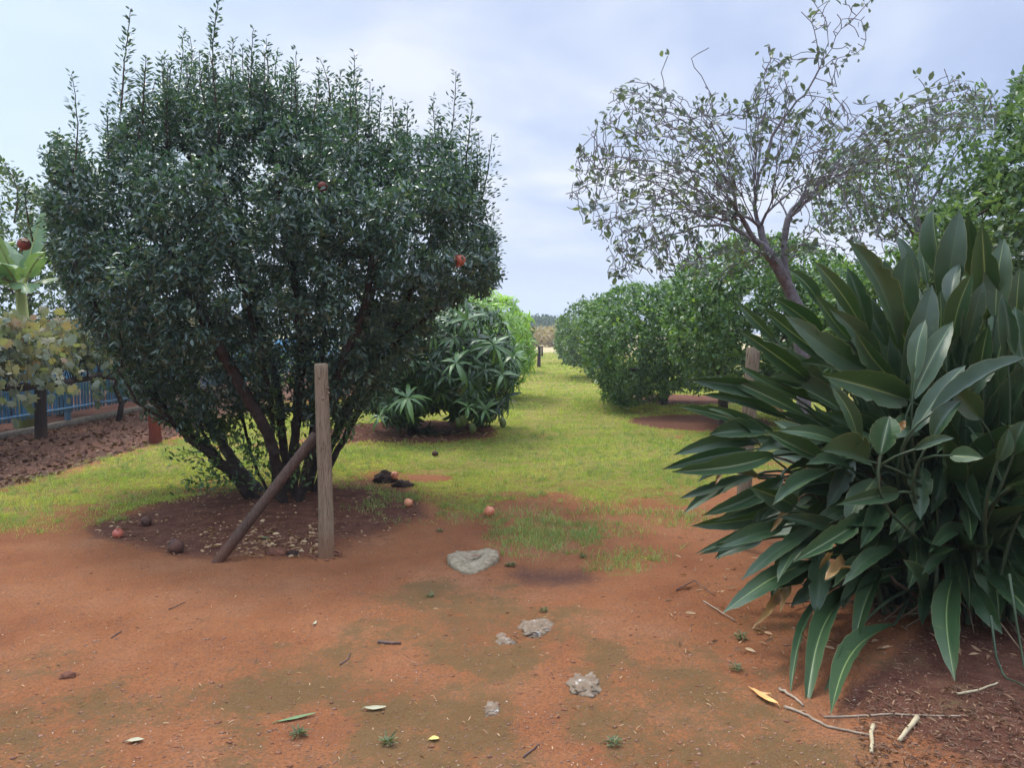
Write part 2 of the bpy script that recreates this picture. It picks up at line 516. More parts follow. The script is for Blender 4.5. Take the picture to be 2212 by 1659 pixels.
# ================================================================== GROUND
GRASS = [(-60, 1075), (120, 1025), (230, 990), (330, 962), (420, 935), (500, 905), (600, 875), (760, 862), (1000, 845), (1100, 800), (1140, 764),
         (1230, 764), (1700, 764), (2300, 764), (2300, 1010), (1700, 1010), (1540, 1060), (1480, 1098), (1400, 1090), (1300, 1085), (1200, 1072), (1100, 1080), (1040, 1112),
         (950, 1105), (905, 1078), (880, 1045), (800, 1028), (720, 1042), (640, 1050), (540, 1052), (430, 1060), (330, 1090), (250, 1120), (130, 1144), (-60, 1156)]
TUFT_A = [(1055, 1130), (1090, 1112), (1180, 1110), (1290, 1130), (1325, 1175), (1300, 1192), (1240, 1190), (1190, 1208), (1080, 1195), (1050, 1160)]
TUFT_B = [(1255, 1200), (1300, 1190), (1400, 1180), (1475, 1185), (1470, 1208), (1400, 1220), (1375, 1248), (1310, 1258), (1265, 1235)]
SPARSE = [(720, 1040), (900, 1060), (1040, 1100), (1300, 1080), (1500, 1095), (1620, 1080), (1560, 1140), (1320, 1170), (1100, 1140), (930, 1130), (860, 1140), (740, 1100)]
LITTER = [(-60, 935), (0, 930), (270, 890), (360, 905), (345, 955), (230, 990), (120, 1025), (-60, 1075)]
MOSS = [[(-60, 1575), (200, 1500), (420, 1455), (560, 1410), (700, 1390), (780, 1310), (870, 1255), (960, 1248), (1080, 1285), (1250, 1300), (1330, 1370), (1400, 1440), (1560, 1440), (1750, 1520), (1960, 1650), (1960, 1700), (-60, 1700)]]
BARE = [[(760, 1430), (880, 1400), (960, 1430), (1010, 1480), (900, 1500), (800, 1480)], [(1120, 1500), (1170, 1420), (1240, 1380), (1250, 1440), (1230, 1560), (1300, 1620), (1180, 1640), (1120, 1600)], [(560, 1560), (700, 1500), (780, 1560), (700, 1640), (580, 1640)],
        [(1330, 1480), (1420, 1490), (1400, 1540), (1330, 1530)], [(250, 1600), (420, 1540), (500, 1600), (400, 1660), (280, 1660)]]
DARKSOIL_SHADE = [(180, 1140), (330, 1080), (470, 1050), (620, 1040), (800, 1030), (900, 1060), (930, 1120), (860, 1150), (740, 1185), (640, 1200), (480, 1215), (360, 1200), (250, 1180)]  # darker organic soil under the shrub, part of its shade painted in
WET = [(1090, 1240), (1130, 1222), (1260, 1228), (1300, 1255), (1240, 1268), (1140, 1262)]
BEDSOIL = [(1880, 1440), (2000, 1340), (2260, 1300), (2260, 1700), (2040, 1640), (1900, 1560), (1800, 1530)]
RINGS = [(MAN[0], MAN[1] - .1, 1.28), (G(1470, 912)[0] + .35, G(1470, 912)[1] + .0, 1.25), (G(1400, 862)[0] + .6, G(1400, 862)[1], 1.5)]

xs = np.concatenate([-np.geomspace(11, 3000, 40)[::-1], np.concatenate([np.arange(-10.95, -3.6, .07), np.arange(-3.6, 4.0, .034), np.arange(4.0, 6.9, .07)]), np.geomspace(7, 3000, 44)])
ys = np.concatenate([[-60, -20, -6, -2, 0, 1.0, 1.6], np.arange(2.0, 9, .034), np.geomspace(9.05, 60, 190), np.geomspace(62, 4000, 45)])
GX, GY = np.meshgrid(xs, ys)
gx, gy = GX.ravel(), GY.ravel()
gz = height(gx, gy)
def masks(x, y, z=None, gonly=0):
    z = height(x, y) if z is None else z
    ppx, ppy = proj(np.stack([x, y, z], -1))
    ok = y > 1.5
    w = 1.0 / np.maximum(1, (ppy - 700) / 260)
    wob = (fbm(x, y, 2.2, 31) - .5) * 34
    g = sstep(-14, 16, poly_dist(ppx, ppy, GRASS) + wob)
    far = (ppy <= 778)
    side = (y > 5.5) & ((x < -7.6 - .0) )
    g = np.where(far, 1.0, g)
    g = np.where(side, .1, g)
    rightfar = (x > 3.2) & (y > 6.2)
    g = np.where(rightfar, 1.0, g)
    for cx_, cy_, rr_ in RINGS:
        d = np.hypot(x - cx_, y - cy_) + (fbm(x, y, 3, 4) - .5) * .35
        g = g * sstep(rr_ - .12, rr_ + .12, d)
    # thin places in the lawn
    g = g * (1 - .45 * sstep(.60, .78, fbm(x, y, 1.6, 77)) * (y < 12))
    bx, by = G(1140, 1102)[:2]; g = g * sstep(.12, .3, np.hypot((x - bx) * .7, y - by))
    bx, by = G(930, 1033)[:2]; g = g * sstep(.12, .26, np.hypot((x - bx) * .8, y - by))
    tw = (fbm(x, y, 7, 44, 4) - .5) * 70
    ta = sstep(-14, 22, poly_dist(ppx, ppy, TUFT_A) + wob * .6 + tw)
    tb = sstep(-12, 16, poly_dist(ppx, ppy, TUFT_B) + wob * .6 + tw * .7)
    sparse = sstep(-10, 25, poly_dist(ppx, ppy, SPARSE)) * sstep(.35, .6, fbm(x, y, 4, 61))
    g = np.where(ok, g, 0); ta = np.where(ok, ta, 0); tb = np.where(ok, tb, 0)
    moss = np.zeros_like(x)
    for pl in MOSS:
        moss = np.maximum(moss, sstep(-50, 70, poly_dist(ppx, ppy, pl) + (fbm(x, y, 4, 15, 5) - .5) * 150))
    moss = np.maximum(moss * (.62 + .38 * sstep(.35, .6, fbm(x, y, 3.0, 90))), .5 * sstep(.42, .7, fbm(x, y, 2.2, 52, 5)) * sstep(1240, 1400, ppy))
    for pl in BARE:
        moss = moss * (1 - .85 * sstep(-35, 40, poly_dist(ppx, ppy, pl) + (fbm(x, y, 4, 16, 4) - .5) * 120))
    moss = np.where(ok, moss, .3)
    dark = np.where(ok, sstep(-25, 35, poly_dist(ppx, ppy, DARKSOIL_SHADE) + wob), 0)  # real dark soil plus some painted shade around the shrub
    dark = np.maximum(dark, (x < -7.7) * .9)
    dark = np.maximum(dark, .85 * np.where(ok, sstep(-25, 30, poly_dist(ppx, ppy, BEDSOIL) + wob), 0))
    wet = np.where(ok, sstep(-16, 22, poly_dist(ppx, ppy, WET) + wob * .4), 0)
    litter = np.where(ok, sstep(-8, 10, poly_dist(ppx, ppy, LITTER) + wob * .3), 0)
    litter = np.maximum(litter, ((x < -5) & (x > -7.6) & (y > 9)) * 1.0)
    for i, (cx_, cy_, rr_) in enumerate(RINGS):
        d = np.hypot(x - cx_, y - cy_)
        dark = np.maximum(dark, (1.0 if i == 0 else .75) * (1 - sstep(rr_ - .1, rr_ + .2, d)))
    g = g * (1 - .35 * (1 - sstep(6.5, 10, y)) * gonly)
    dry = sstep(56, 70, y + (fbm(x, y, .1, 8) - .5) * 12)
    return dict(g=g, ta=ta, tb=tb, sparse=sparse, moss=moss, dark=dark, wet=wet, litter=litter, dry=dry)
mk = masks(gx, gy, gz, 1)
gz = gz - .012 * mk['wet']
nx, ny = len(xs), len(ys)
ii = np.arange((nx - 1) * (ny - 1)); r_ = ii // (nx - 1); c_ = ii % (nx - 1)
a_ = r_ * nx + c_
quad = np.stack([a_, a_ + 1, a_ + nx + 1, a_ + nx], 1)
me = raw_mesh('ground', np.stack([gx, gy, gz], 1), quad.ravel(), np.full(len(quad), 4),
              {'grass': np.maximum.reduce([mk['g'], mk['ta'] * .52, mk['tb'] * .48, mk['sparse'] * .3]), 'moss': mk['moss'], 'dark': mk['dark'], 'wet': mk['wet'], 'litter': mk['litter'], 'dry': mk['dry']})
m, t, b = new_mat('ground')
pos = geo_pos(t)
n1 = noise(t, pos, 1.4, 6, .6); n2 = noise(t, pos, 9, 6, .65); n3 = noise(t, pos, 70, 4, .7); n4 = noise(t, pos, 300, 2, .6)
n5 = noise(t, pos, 26, 5, .7)
def gm(name, lo=.35, hi=.65, amp=.5):
    """mask with its edge broken up by fine noise"""
    a = attr(t, name).outputs['Fac']
    s = math_node(t, 'ADD', a, math_node(t, 'MULTIPLY', math_node(t, 'SUBTRACT', n2, .5), amp))
    s = math_node(t, 'ADD', s, math_node(t, 'MULTIPLY', math_node(t, 'SUBTRACT', n3, .5), amp))
    s = math_node(t, 'ADD', s, math_node(t, 'MULTIPLY', math_node(t, 'SUBTRACT', n5, .5), amp))
    return ramp(t, s, [(lo, (0, 0, 0)), (hi, (1, 1, 1))])
soil = ramp(t, n1, [(.30, (.26, .088, .034)), (.5, (.35, .132, .052)), (.68, (.39, .170, .080))])
soil = mixrgb(t, ramp(t, n3, [(.42, (0, 0, 0)), (.72, (.75, .75, .75))]), soil, (.13, .052, .028))
soil = mixrgb(t, ramp(t, n4, [(.57, (0, 0, 0)), (.68, (.65, .65, .65))]), soil, (.48, .26, .15))
soil = mixrgb(t, ramp(t, n2, [(.5, (0, 0, 0)), (.72, (.45, .45, .45))]), soil, (.22, .11, .065))
dk = ramp(t, n2, [(.35, (.090, .034, .022)), (.65, (.180, .078, .048))])  # dark organic earth with some shade mixed into the colour
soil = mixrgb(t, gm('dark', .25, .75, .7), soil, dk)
soil = mixrgb(t, gm('litter', .3, .7, .4), soil, ramp(t, n3, [(.3, (.075, .034, .022)), (.6, (.18, .088, .055)), (.8, (.30, .19, .12))]))
ms = ramp(t, n3, [(.3, (.085, .060, .022)), (.55, (.145, .112, .045)), (.75, (.24, .17, .085))])
soil = mixrgb(t, math_node(t, 'MULTIPLY', gm('moss', .30, .85, 1.3), .66), soil, ms)
soil = mixrgb(t, math_node(t, 'MULTIPLY', gm('wet', .1, 1.0, .5), .75), soil, (.085, .040, .032))
gr = ramp(t, n2, [(.25, (.13, .13, .028)), (.5, (.21, .23, .040)), (.75, (.32, .31, .06))])
gr = mixrgb(t, ramp(t, n1, [(.45, (0, 0, 0)), (.72, (.7, .7, .7))]), gr, (.36, .28, .09))
gr = mixrgb(t, ramp(t, n5, [(.52, (0, 0, 0)), (.66, (.6, .6, .6))]), gr, (.20, .12, .05))
gr = mixrgb(t, ramp(t, n3, [(.40, (0, 0, 0)), (.8, (.5, .5, .5))]), gr, (.12, .13, .03))
c = mixrgb(t, math_node(t, 'MULTIPLY', gm('grass', .45, .80, 1.2), .85), soil, gr)
c = mixrgb(t, attr(t, 'dry').outputs['Fac'], c, ramp(t, n1, [(.3, (.34, .27, .13)), (.7, (.52, .42, .24))]))
L(t, c, b.inputs['Base Color'])
rg = math_node(t, 'SUBTRACT', .92, math_node(t, 'MULTIPLY', attr(t, 'wet').outputs['Fac'], .25))
L(t, rg, b.inputs['Roughness']); b.inputs['Specular IOR Level'].default_value = .12
hh = math_node(t, 'ADD', math_node(t, 'MULTIPLY', n2, .6), math_node(t, 'ADD', math_node(t, 'MULTIPLY', n3, .6), math_node(t, 'MULTIPLY', n4, .2)))
bump(t, b, hh, 1.0, .04)
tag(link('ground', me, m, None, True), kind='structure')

# ------------------------------------------------------------------ grass blades
M_grass = leaf_mat('grass_blade', [(0, (.07, .13, .03)), (.3, (.17, .25, .055)), (.58, (.31, .36, .085)), (.78, (.46, .43, .14)), (1, (.50, .34, .16))], rough=.55, trans=.35, spec=.3, clump=.9, clump_amt=.55)
M_tuft = leaf_mat('tuft_blade', [(0, (.07, .12, .04)), (.4, (.15, .22, .07)), (.75, (.30, .36, .13)), (1, (.55, .42, .2))], rough=.5, trans=.35, spec=.3, clump=3, clump_amt=.4)
def blades(name, pts, h, w, mat, label, cat='grass', lean=.5):
    n = len(pts)
    a = R.uniform(0, 2 * math.pi, n)
    S = np.stack([np.cos(a), np.sin(a), np.zeros(n)], 1)
    b_ = R.uniform(0, 2 * math.pi, n); ln = R.uniform(.1, 1.0, n) * lean
    D = np.stack([np.cos(b_) * ln, np.sin(b_) * ln, np.ones(n)], 1); D = norm(D)
    h = h[:, None]; w = w[:, None]
    base = pts.copy(); base[:, 2] -= .004
    mid = base + D * h * .55
    tip = base + D * h * .95 + np.stack([D[:, 0], D[:, 1], np.zeros(n)], 1) * h * .35
    tip[:, 2] = np.maximum(tip[:, 2], base[:, 2] + .008)
    V = np.stack([base - S * w, base + S * w, mid + S * w * .7, mid - S * w * .7, tip], 1).reshape(-1, 3)
    f = np.array([0, 1, 2, 3, 3, 2, 4])
    loops = (f[None] + (np.arange(n) * 5)[:, None]).ravel()
    me = raw_mesh(name, V, loops, np.tile([4, 3], n), {'rnd': np.repeat(R.random(n), 5)})
    o = link(name, me, mat)
    tag(o, label, cat, kind='stuff')
    return o
pts = []; hs = []; ws = []
for y0, y1, dens, hb, wb in ((5.2, 9, 7000, .032, .0020), (9, 14, 2300, .040, .0032), (14, 22, 800, .05, .006), (22, 40, 190, .065, .012), (40, 62, 34, .09, .025)):
    xl, xr = -.66 * y1 - 1.0, .66 * y1 + 1.0
    xl = max(xl, -7.1)
    if y0 >= 14: xl, xr = max(xl, -7.1), min(xr, 7)
    n = int((xr - xl) * (y1 - y0) * dens)
    cxx = R.uniform(xl, xr, n // 9 + 1); cyy = R.uniform(y0, y1, n // 9 + 1)
    cs = R.uniform(.008, .03, len(cxx)) * (1 + y0 * .05)
    x = np.repeat(cxx, 9) + R.normal(0, 1, len(cxx) * 9) * np.repeat(cs, 9); y = np.repeat(cyy, 9) + R.normal(0, 1, len(cxx) * 9) * np.repeat(cs, 9)
    n = len(x)
    q = masks(x, y)
    g = q['g'] * (1 - q['dry'])
    # patchy: short mown grass with thicker clumps
    keep = R.random(n) < g ** 1.1 * (.25 + 1.0 * sstep(.3, .65, fbm(x, y, 2.5, 71))) 
    x, y = x[keep], y[keep]
    pts.append(np.stack([x, y, height(x, y)], 1))
    hs.append(hb * R.uniform(.5, 1.35, len(x)) * (.7 + .7 * vnoise(x, y, 1.1, 6))); ws.append(np.full(len(x), wb) * R.uniform(.6, 1.4, len(x)))
blades('lawn_grass', np.vstack(pts), np.concatenate(hs), np.concatenate(ws), M_grass, 'short yellow-green mown grass of the orchard lane', lean=1.3)
n = 90000
x = R.uniform(-2.5, 2.6, n); y = R.uniform(5, 8.2, n); q = masks(x, y)
keep = R.random(n) < np.maximum.reduce([q['ta'] * .95 * sstep(.25, .5, fbm(x, y, 7, 3)), q['tb'] * .6 * sstep(.3, .6, fbm(x, y, 7, 3)), q['sparse'] * .42])
x, y, q = x[keep], y[keep], {k: v[keep] for k, v in q.items()}
blades('grass_tufts', np.stack([x, y, height(x, y)], 1), R.uniform(.025, .075, len(x)), R.uniform(.0016, .003, len(x)), M_tuft,
       'longer blue-green grass tufts running into the red soil', lean=1.1)
nc = 2600
cxx = R.uniform(-7, 5, nc); cyy = R.uniform(5.6, 13, nc); q = masks(cxx, cyy)
kk = R.random(nc) < np.maximum(q['g'] * (.3 + .7 * sstep(.4, .6, fbm(cxx, cyy, 1.5, 19))), q['sparse'] * .5)
cxx, cyy = np.repeat(cxx[kk], 22), np.repeat(cyy[kk], 22); n = len(cxx)
x = cxx + R.normal(0, .018, n); y = cyy + R.normal(0, .018, n)
blades('grass_clumps', np.stack([x, y, height(x, y)], 1), R.uniform(.03, .085, n), R.uniform(.0018, .0034, n), M_tuft, 'darker taller clumps of grass standing up in the lawn', lean=1.2)

# ------------------------------------------------------------------ grit, pebbles and fallen leaf bits
M_grit = solid('grit', (.12, .05, .030), (.34, .20, .13), 30, .9, .3)
M_crumb = solid('earth_crumb', (.12, .048, .028), (.28, .12, .065), 30, .95, .4)
M_palegrit = solid('pale_grit', (.55, .46, .36), (.75, .70, .60), 30, .8, .0)
def grit(name, pts, size, mat, label, cat):
    n = len(pts)
    T = np.array([(1, 0, 0), (-.5, .87, 0), (-.5, -.87, 0), (0, 0, .8), (0, 0, -.5), (-.9, .1, .1), (.5, .8, .2)])
    F = np.array([(0, 6, 3), (6, 1, 3), (1, 5, 3), (5, 2, 3), (2, 0, 3), (0, 4, 6), (6, 4, 1), (1, 4, 5), (5, 4, 2), (2, 4, 0)])
    a = R.uniform(0, 6.28, n); ca, sa = np.cos(a), np.sin(a)
    J = T[None] * R.uniform(.6, 1.3, (n, len(T), 1))
    X = J[..., 0] * ca[:, None] - J[..., 1] * sa[:, None]; Yv = J[..., 0] * sa[:, None] + J[..., 1] * ca[:, None]
    V = pts[:, None] + np.stack([X, Yv * R.uniform(.5, 1, (n, 1)), J[..., 2] * .6], -1) * size[:, None, None]
    loops = (F.ravel()[None] + (np.arange(n) * len(T))[:, None]).ravel()
    me = raw_mesh(name, V.reshape(-1, 3), loops, np.full(n * len(F), 3), {'rnd': np.repeat(R.random(n), len(T))})
    return tag(link(name, me, mat), label, cat, kind='stuff')
def scatter(n, px0, px1, py0, py1, f=None):
    px = R.uniform(px0, px1, n); py = R.uniform(py0, py1, n)
    p = np.array([G(a, b_) for a, b_ in zip(px, py)])
    if f is not None: p = p[f(p[:, 0], p[:, 1])]
    p[:, 2] = height(p[:, 0], p[:, 1])
    return p
def soil_only(x, y): return masks(x, y)['g'] < .3
p = scatter(24000, -60, 2280, 1090, 1700, soil_only)
grit('soil_grit', p, np.clip(R.lognormal(math.log(.0030), .55, len(p)), .001, .014), M_grit, 'crumbs of red earth and small stones strewn over the bare yard', 'grit')
p = scatter(420, -60, 2280, 1090, 1700, soil_only)
grit('soil_crumbs', p, R.uniform(.006, .015, len(p)), M_crumb, 'larger crumbs and clods of red earth on the bare yard', 'soil crumbs')
p = scatter(600, -60, 2280, 1090, 1700, soil_only)
grit('pale_grit', p, R.uniform(.0016, .0045, len(p)), M_palegrit, 'tiny pale stones and seeds scattered on the red soil', 'grit')

M_vlit = leaf_mat('fallen_vine_leaf', [(0, (.05, .022, .015)), (.6, (.12, .06, .04)), (.9, (.22, .14, .09)), (1, (.36, .26, .17))], rough=.8, trans=.1, spec=.2, clump=6)
M_mulch = leaf_mat('mulch_leaf', [(0, (.06, .03, .02)), (.6, (.15, .08, .05)), (.9, (.30, .19, .11)), (1, (.5, .38, .22))], rough=.8, trans=.1, spec=.2, clump=8)
M_dry = leaf_mat('dry_leaf', [(0, (.10, .05, .03)), (.4, (.24, .13, .07)), (.75, (.42, .28, .16)), (1, (.60, .48, .28))], rough=.7, trans=.15, spec=.25, clump=4)
def litter(name, p, ln, mat, label, curl=.5, wd=.45):
    n = len(p)
    D = np.stack([R.normal(0, 1, n), R.normal(0, 1, n), R.normal(0, .25, n)], 1)
    U = np.stack([R.normal(0, curl, n), R.normal(0, curl, n), np.ones(n)], 1)
    q = p.copy(); q[:, 2] += .006
    o = leaves(name, q, D, U, ln, ln * wd, 'oval', mat, None)
    return tag(o, label, 'leaf litter', kind='stuff')
p = scatter(4200, -60, 380, 890, 1075, lambda x, y: masks(x, y)['litter'] > .5)
litter('fallen_leaves', p, R.uniform(.03, .08, len(p)), M_vlit, 'brown fallen vine leaves covering the bare strip by the blue fence', .8, .7)
p = scatter(260, 440, 720, 1140, 1205)
litter('brace_litter', p, R.uniform(.02, .06, len(p)), M_dry, 'curled dry leaves and scraps gathered between the brace pole and the post', .9, .5)
p = scatter(1300, 200, 960, 1040, 1230, lambda x, y: masks(x, y)['dark'] > .4)
litter('shrub_litter', p, R.uniform(.015, .05, len(p)), M_dry, 'small dry leaves lying on dark soil under the pomegranate', .6)
p = scatter(380, 1450, 2212, 1080, 1420)
litter('scattered_leaves', p, R.uniform(.02, .07, len(p)), M_dry, 'dry bits of leaf and stem around the strelitzia', .6, .25)
p = scatter(1500, 1850, 2260, 1490, 1680)
litter('leaf_mulch', p, R.uniform(.008, .045, len(p)), M_mulch, 'brown chopped leaf mulch at the foot of the strelitzia', .5, .2)
p = scatter(420, 760, 1120, 905, 985, lambda x, y: masks(x, y)['dark'] > .3)
litter('mango_litter', p, R.uniform(.05, .14, len(p)), M_dry, 'dry mango leaves lying in the dark soil ring', .6, .25)
p = scatter(420, 100, 2212, 960, 1180, lambda x, y: masks(x, y)['g'] > .3)
litter('lawn_litter', p, R.uniform(.015, .05, len(p)), M_dry, 'brown dead leaves caught in the near lawn', .6, .35)
p = scatter(900, -50, 2000, 1240, 1680)
litter('yard_litter', p, R.uniform(.008, .035, len(p)), M_dry, 'tiny dry twigs and leaf scraps on the red yard', .4, .18)

# ================================================================== BIG SHRUB (pomegranate)
BODY = [(98, 360), (108, 325), (128, 292), (152, 315), (176, 325), (192, 400), (206, 480), (220, 400), (232, 300), (258, 250), (280, 270), (318, 290), (345, 230), (372, 190), (400, 180), (432, 235), (458, 200), (485, 175), (520, 200), (545, 165), (580, 190),
        (620, 240), (650, 205), (690, 255), (715, 225), (765, 230), (800, 275), (822, 340), (860, 275), (905, 300), (940, 275), (970, 330), (1000, 335), (1032, 370), (1042, 440), (1064, 500), (1078, 560), (1088, 605),
        (1050, 640), (960, 668), (890, 700), (840, 745), (790, 800), (700, 835), (600, 820), (480, 830), (380, 860), (310, 850), (275, 800), (210, 745), (165, 690), (135, 620), (105, 560), (95, 470)]
FRINGE = [(220, 740), (950, 690), (900, 780), (850, 850), (770, 900), (710, 930), (640, 900), (540, 890), (470, 930), (380, 920), (290, 890), (255, 820)]
sk = Skel()
YC = 7.35
pomX = POM
def PD(px, py, dy=0): return P(px, py, YC + dy)
stems = [
    ([(556, 1090, -.2), (520, 1040, -.25), (460, 985, -.3), (395, 930, -.35), (345, 880, -.4), (285, 800, -.45), (220, 700, -.5), (170, 580, -.4), (140, 430, -.3)], 1),
    ([(585, 1092, 0), (548, 1000, .05), (520, 900, .1), (498, 800, .1), (440, 650, .15), (380, 450, .2)], 1),
    ([(600, 1096, -.25), (590, 1000, -.3), (585, 880, -.4), (560, 760, -.5), (520, 600, -.6), (480, 400, -.5), (472, 200, -.3)], 1),
    ([(622, 1094, .1), (615, 980, .15), (600, 850, .3), (560, 700, .5), (520, 500, .6), (400, 330, .5)], 1),
    ([(640, 1090, -.2), (640, 960, -.25), (650, 820, -.3), (640, 650, -.5), (610, 480, -.6), (575, 250, -.3)], 1),
    ([(655, 1085, 0), (668, 960, .05), (690, 830, .1), (700, 680, .2), (690, 480, .3), (680, 250, .3)], 1),
    ([(668, 1080, .15), (690, 960, .25), (730, 840, .35), (790, 700, .5), (830, 520, .6), (850, 350, .5)], 1),
    ([(680, 1062, .1), (715, 960, .1), (758, 880, 0), (810, 780, -.2), (880, 650, -.4), (940, 480, -.4), (950, 320, -.2)], 1),
    ([(676, 1070, .25), (722, 985, .5), (780, 880, .7), (860, 740, .9), (960, 600, .9), (1010, 420, .6)], 1),
    ([(570, 1085, .2), (500, 990, .5), (430, 860, .8), (330, 700, 1.0), (250, 500, .9)], 1),
    ([(610, 1095, -.4), (600, 1010, -.55), (560, 900, -.8), (480, 760, -1.0), (400, 620, -1.1), (330, 420, -.8), (290, 230, -.4)], 1),
    ([(645, 1090, -.35), (665, 1000, -.5), (700, 880, -.7), (760, 740, -.9), (800, 600, -1.0), (800, 400, -.7)], 1),
    ([(345, 880, -.4), (330, 800, -.3), (320, 700, -.1), (300, 560, .1)], 0),
    ([(460, 985, -.3), (430, 900, -.1), (420, 800, 0), (370, 680, .1)], 0),
    ([(395, 930, -.35), (350, 905, -.6), (300, 870, -.7), (255, 800, -.8)], 0),
    ([(810, 780, -.2), (900, 700, -.3), (980, 640, -.3), (1040, 560, -.3)], 0),
    ([(630, 1093, .3), (640, 900, .7), (650, 700, 1.0), (620, 450, .9)], 1),
    ([(690, 960, .25), (720, 860, .1), (740, 780, 0)], 0),
]
for pts_, root in stems:
    q = [PD(*a) for a in pts_]
    if root: q[0][2] = hz(q[0][0], q[0][1]) - .05
    sk.line(q, 'root' if root else None, .08, .008)
att = np.vstack([cloud(BODY, YC, 1.65, 7400, 170, .6, 2.3), cloud(FRINGE, YC, 1.0, 1150, 90, .5, 2.2)])
sk.grow(att, .9, .085, .065, 60, (0, 0, .10), .25)
sk.finish(.055, .0016)
sk.rad = np.minimum(sk.rad, .062)
pomr = empty('pomegranate_shrub', (POM[0], POM[1], hz(*POM)), 'big dark green pomegranate shrub with many stems, left of the grass lane', 'shrub')
sk.mesh('stem', M_bark_dark, pomr, 6, .0016, .25)
# upright shoots above the crown
shoots = [((155, 160), (150, 400)), ((283, 18), (262, 240)), ((315, 118), (308, 270)), ((398, 62), (380, 250)), ((410, 80), (400, 200)), ((475, -14), (466, 230)), ((505, 82), (497, 230)), ((547, 60), (540, 210)),
          ((575, 82), (583, 220)), ((640, 108), (635, 240)), ((600, 110), (605, 220)), ((690, 125), (700, 250)), ((765, 115), (757, 270)), ((735, 150), (735, 260)), ((800, 175), (790, 290)), ((848, 212), (845, 330)), ((880, 220), (878, 330)),
          ((935, 212), (940, 330)), ((985, 152), (965, 340)), ((1022, 222), (1005, 370)), ((1062, 290), (1040, 430)), ((1070, 455), (1045, 560)), ((228, 225), (235, 350)), ((120, 290), (128, 400)),
          ((355, 120), (358, 230)), ((430, 110), (430, 220)), ((522, 95), (520, 210)), ((450, 130), (450, 240)), ((10, 352), (30, 480)), ((60, 400), (70, 520)), ((185, 290), (190, 400)), ((780, 150), (775, 260))]
for k in range(58):
    bx_ = R.uniform(235, 1045); top_ = 165 + 60 * abs(bx_ - 480) / 300 if bx_ < 820 else 270 + (bx_ - 850) * .4
    shoots.append(((bx_ + R.normal(0, 10), top_ - R.uniform(10, 75)), (bx_, top_ + 130)))
sh = MB(); lp, ld = [], []
for (tx, ty), (bx, by) in shoots:
    dy = random.uniform(-.7, .7); fat = random.choice([.5, .8, 1.15])
    a = P(bx, by, YC + dy); c_ = P(tx, ty, YC + dy + random.uniform(-.15, .15))
    k = max(6, int(np.linalg.norm(c_ - a) / .05)); path = []
    bend = R.normal(0, .03, 3)
    for i in range(k + 1):
        t = i / k; path.append(a + (c_ - a) * t + bend * math.sin(t * math.pi) + R.normal(0, .003, 3))
    sh = MB()
    sh.tube(path, [.007 * (1 - .8 * i / k) + .0012 for i in range(k + 1)], 5)
    sh.build('shoot', M_bark, pomr, True)
    dirn = norm(c_ - a)
    for i in range(k):
        t = i / k
        # side twiglets low down, bare leaves higher up
        m_ = int(26 * fat) if t < .4 else (11 if t < .75 else 5)
        for j in range(m_):
            q = path[i] + (path[i + 1] - path[i]) * random.random()
            v = R.normal(0, 1, 3); v -= v.dot(dirn) * dirn; v = norm(v)
            off = random.uniform(0, .19) * (1 - t) ** .8 * fat
            lp.append(q + v * off + dirn * random.uniform(-.02, .03)); ld.append(v * .9 + dirn * random.uniform(.1, .9))
lp = np.array(lp); ld = np.array(ld)
n = len(lp)
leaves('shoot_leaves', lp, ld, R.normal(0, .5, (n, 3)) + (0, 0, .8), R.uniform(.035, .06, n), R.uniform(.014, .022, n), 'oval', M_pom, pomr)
S1, D1 = sk.leaf_sites(.006, 14)
n = len(S1)
D1 = D1 * .4 + rand_perp(D1) + np.array([0, 0, -.05])
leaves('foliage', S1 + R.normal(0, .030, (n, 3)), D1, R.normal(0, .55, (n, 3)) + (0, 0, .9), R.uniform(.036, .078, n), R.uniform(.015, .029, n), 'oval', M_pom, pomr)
print('pom leaves', n, 'nodes', len(sk.p))
# suckers low on the stems
lp = []; ld = []
for (x0, y0, x1, y1, dy) in ((520, 1045, 430, 1020, -.35), (500, 1040, 395, 1050, -.45), (480, 1000, 365, 985, -.4), (560, 1060, 520, 950, -.5), (430, 960, 400, 900, -.4), (600, 1050, 560, 960, -.5), (400, 935, 370, 860, -.4), (650, 1050, 660, 960, -.5), (540, 1000, 500, 900, -.3), (470, 980, 480, 880, -.3), (690, 1060, 720, 900, .2), (740, 960, 800, 850, 0), (470, 950, 440, 850, -.2), (560, 1000, 540, 870, -.1), (600, 960, 590, 840, -.45), (520, 960, 470, 900, .3), (610, 1060, 640, 980, .3), (440, 900, 380, 830, .3), (690, 980, 760, 900, -.1)):
    a = P(x0, y0, YC + dy); c_ = P(x1, y1, YC + dy - .1)
    for i in range(90):
        t = random.random(); q = a + (c_ - a) * t
        lp.append(q + R.normal(0, .035, 3)); ld.append(norm(c_ - a) * .8 + R.normal(0, .7, 3))
n = len(lp)
leaves('sucker_leaves', np.array(lp), np.array(ld), R.normal(0, .4, (n, 3)) + (0, 0, 1), R.uniform(.04, .07, n), R.uniform(.016, .026, n), 'oval', M_citrus, pomr)

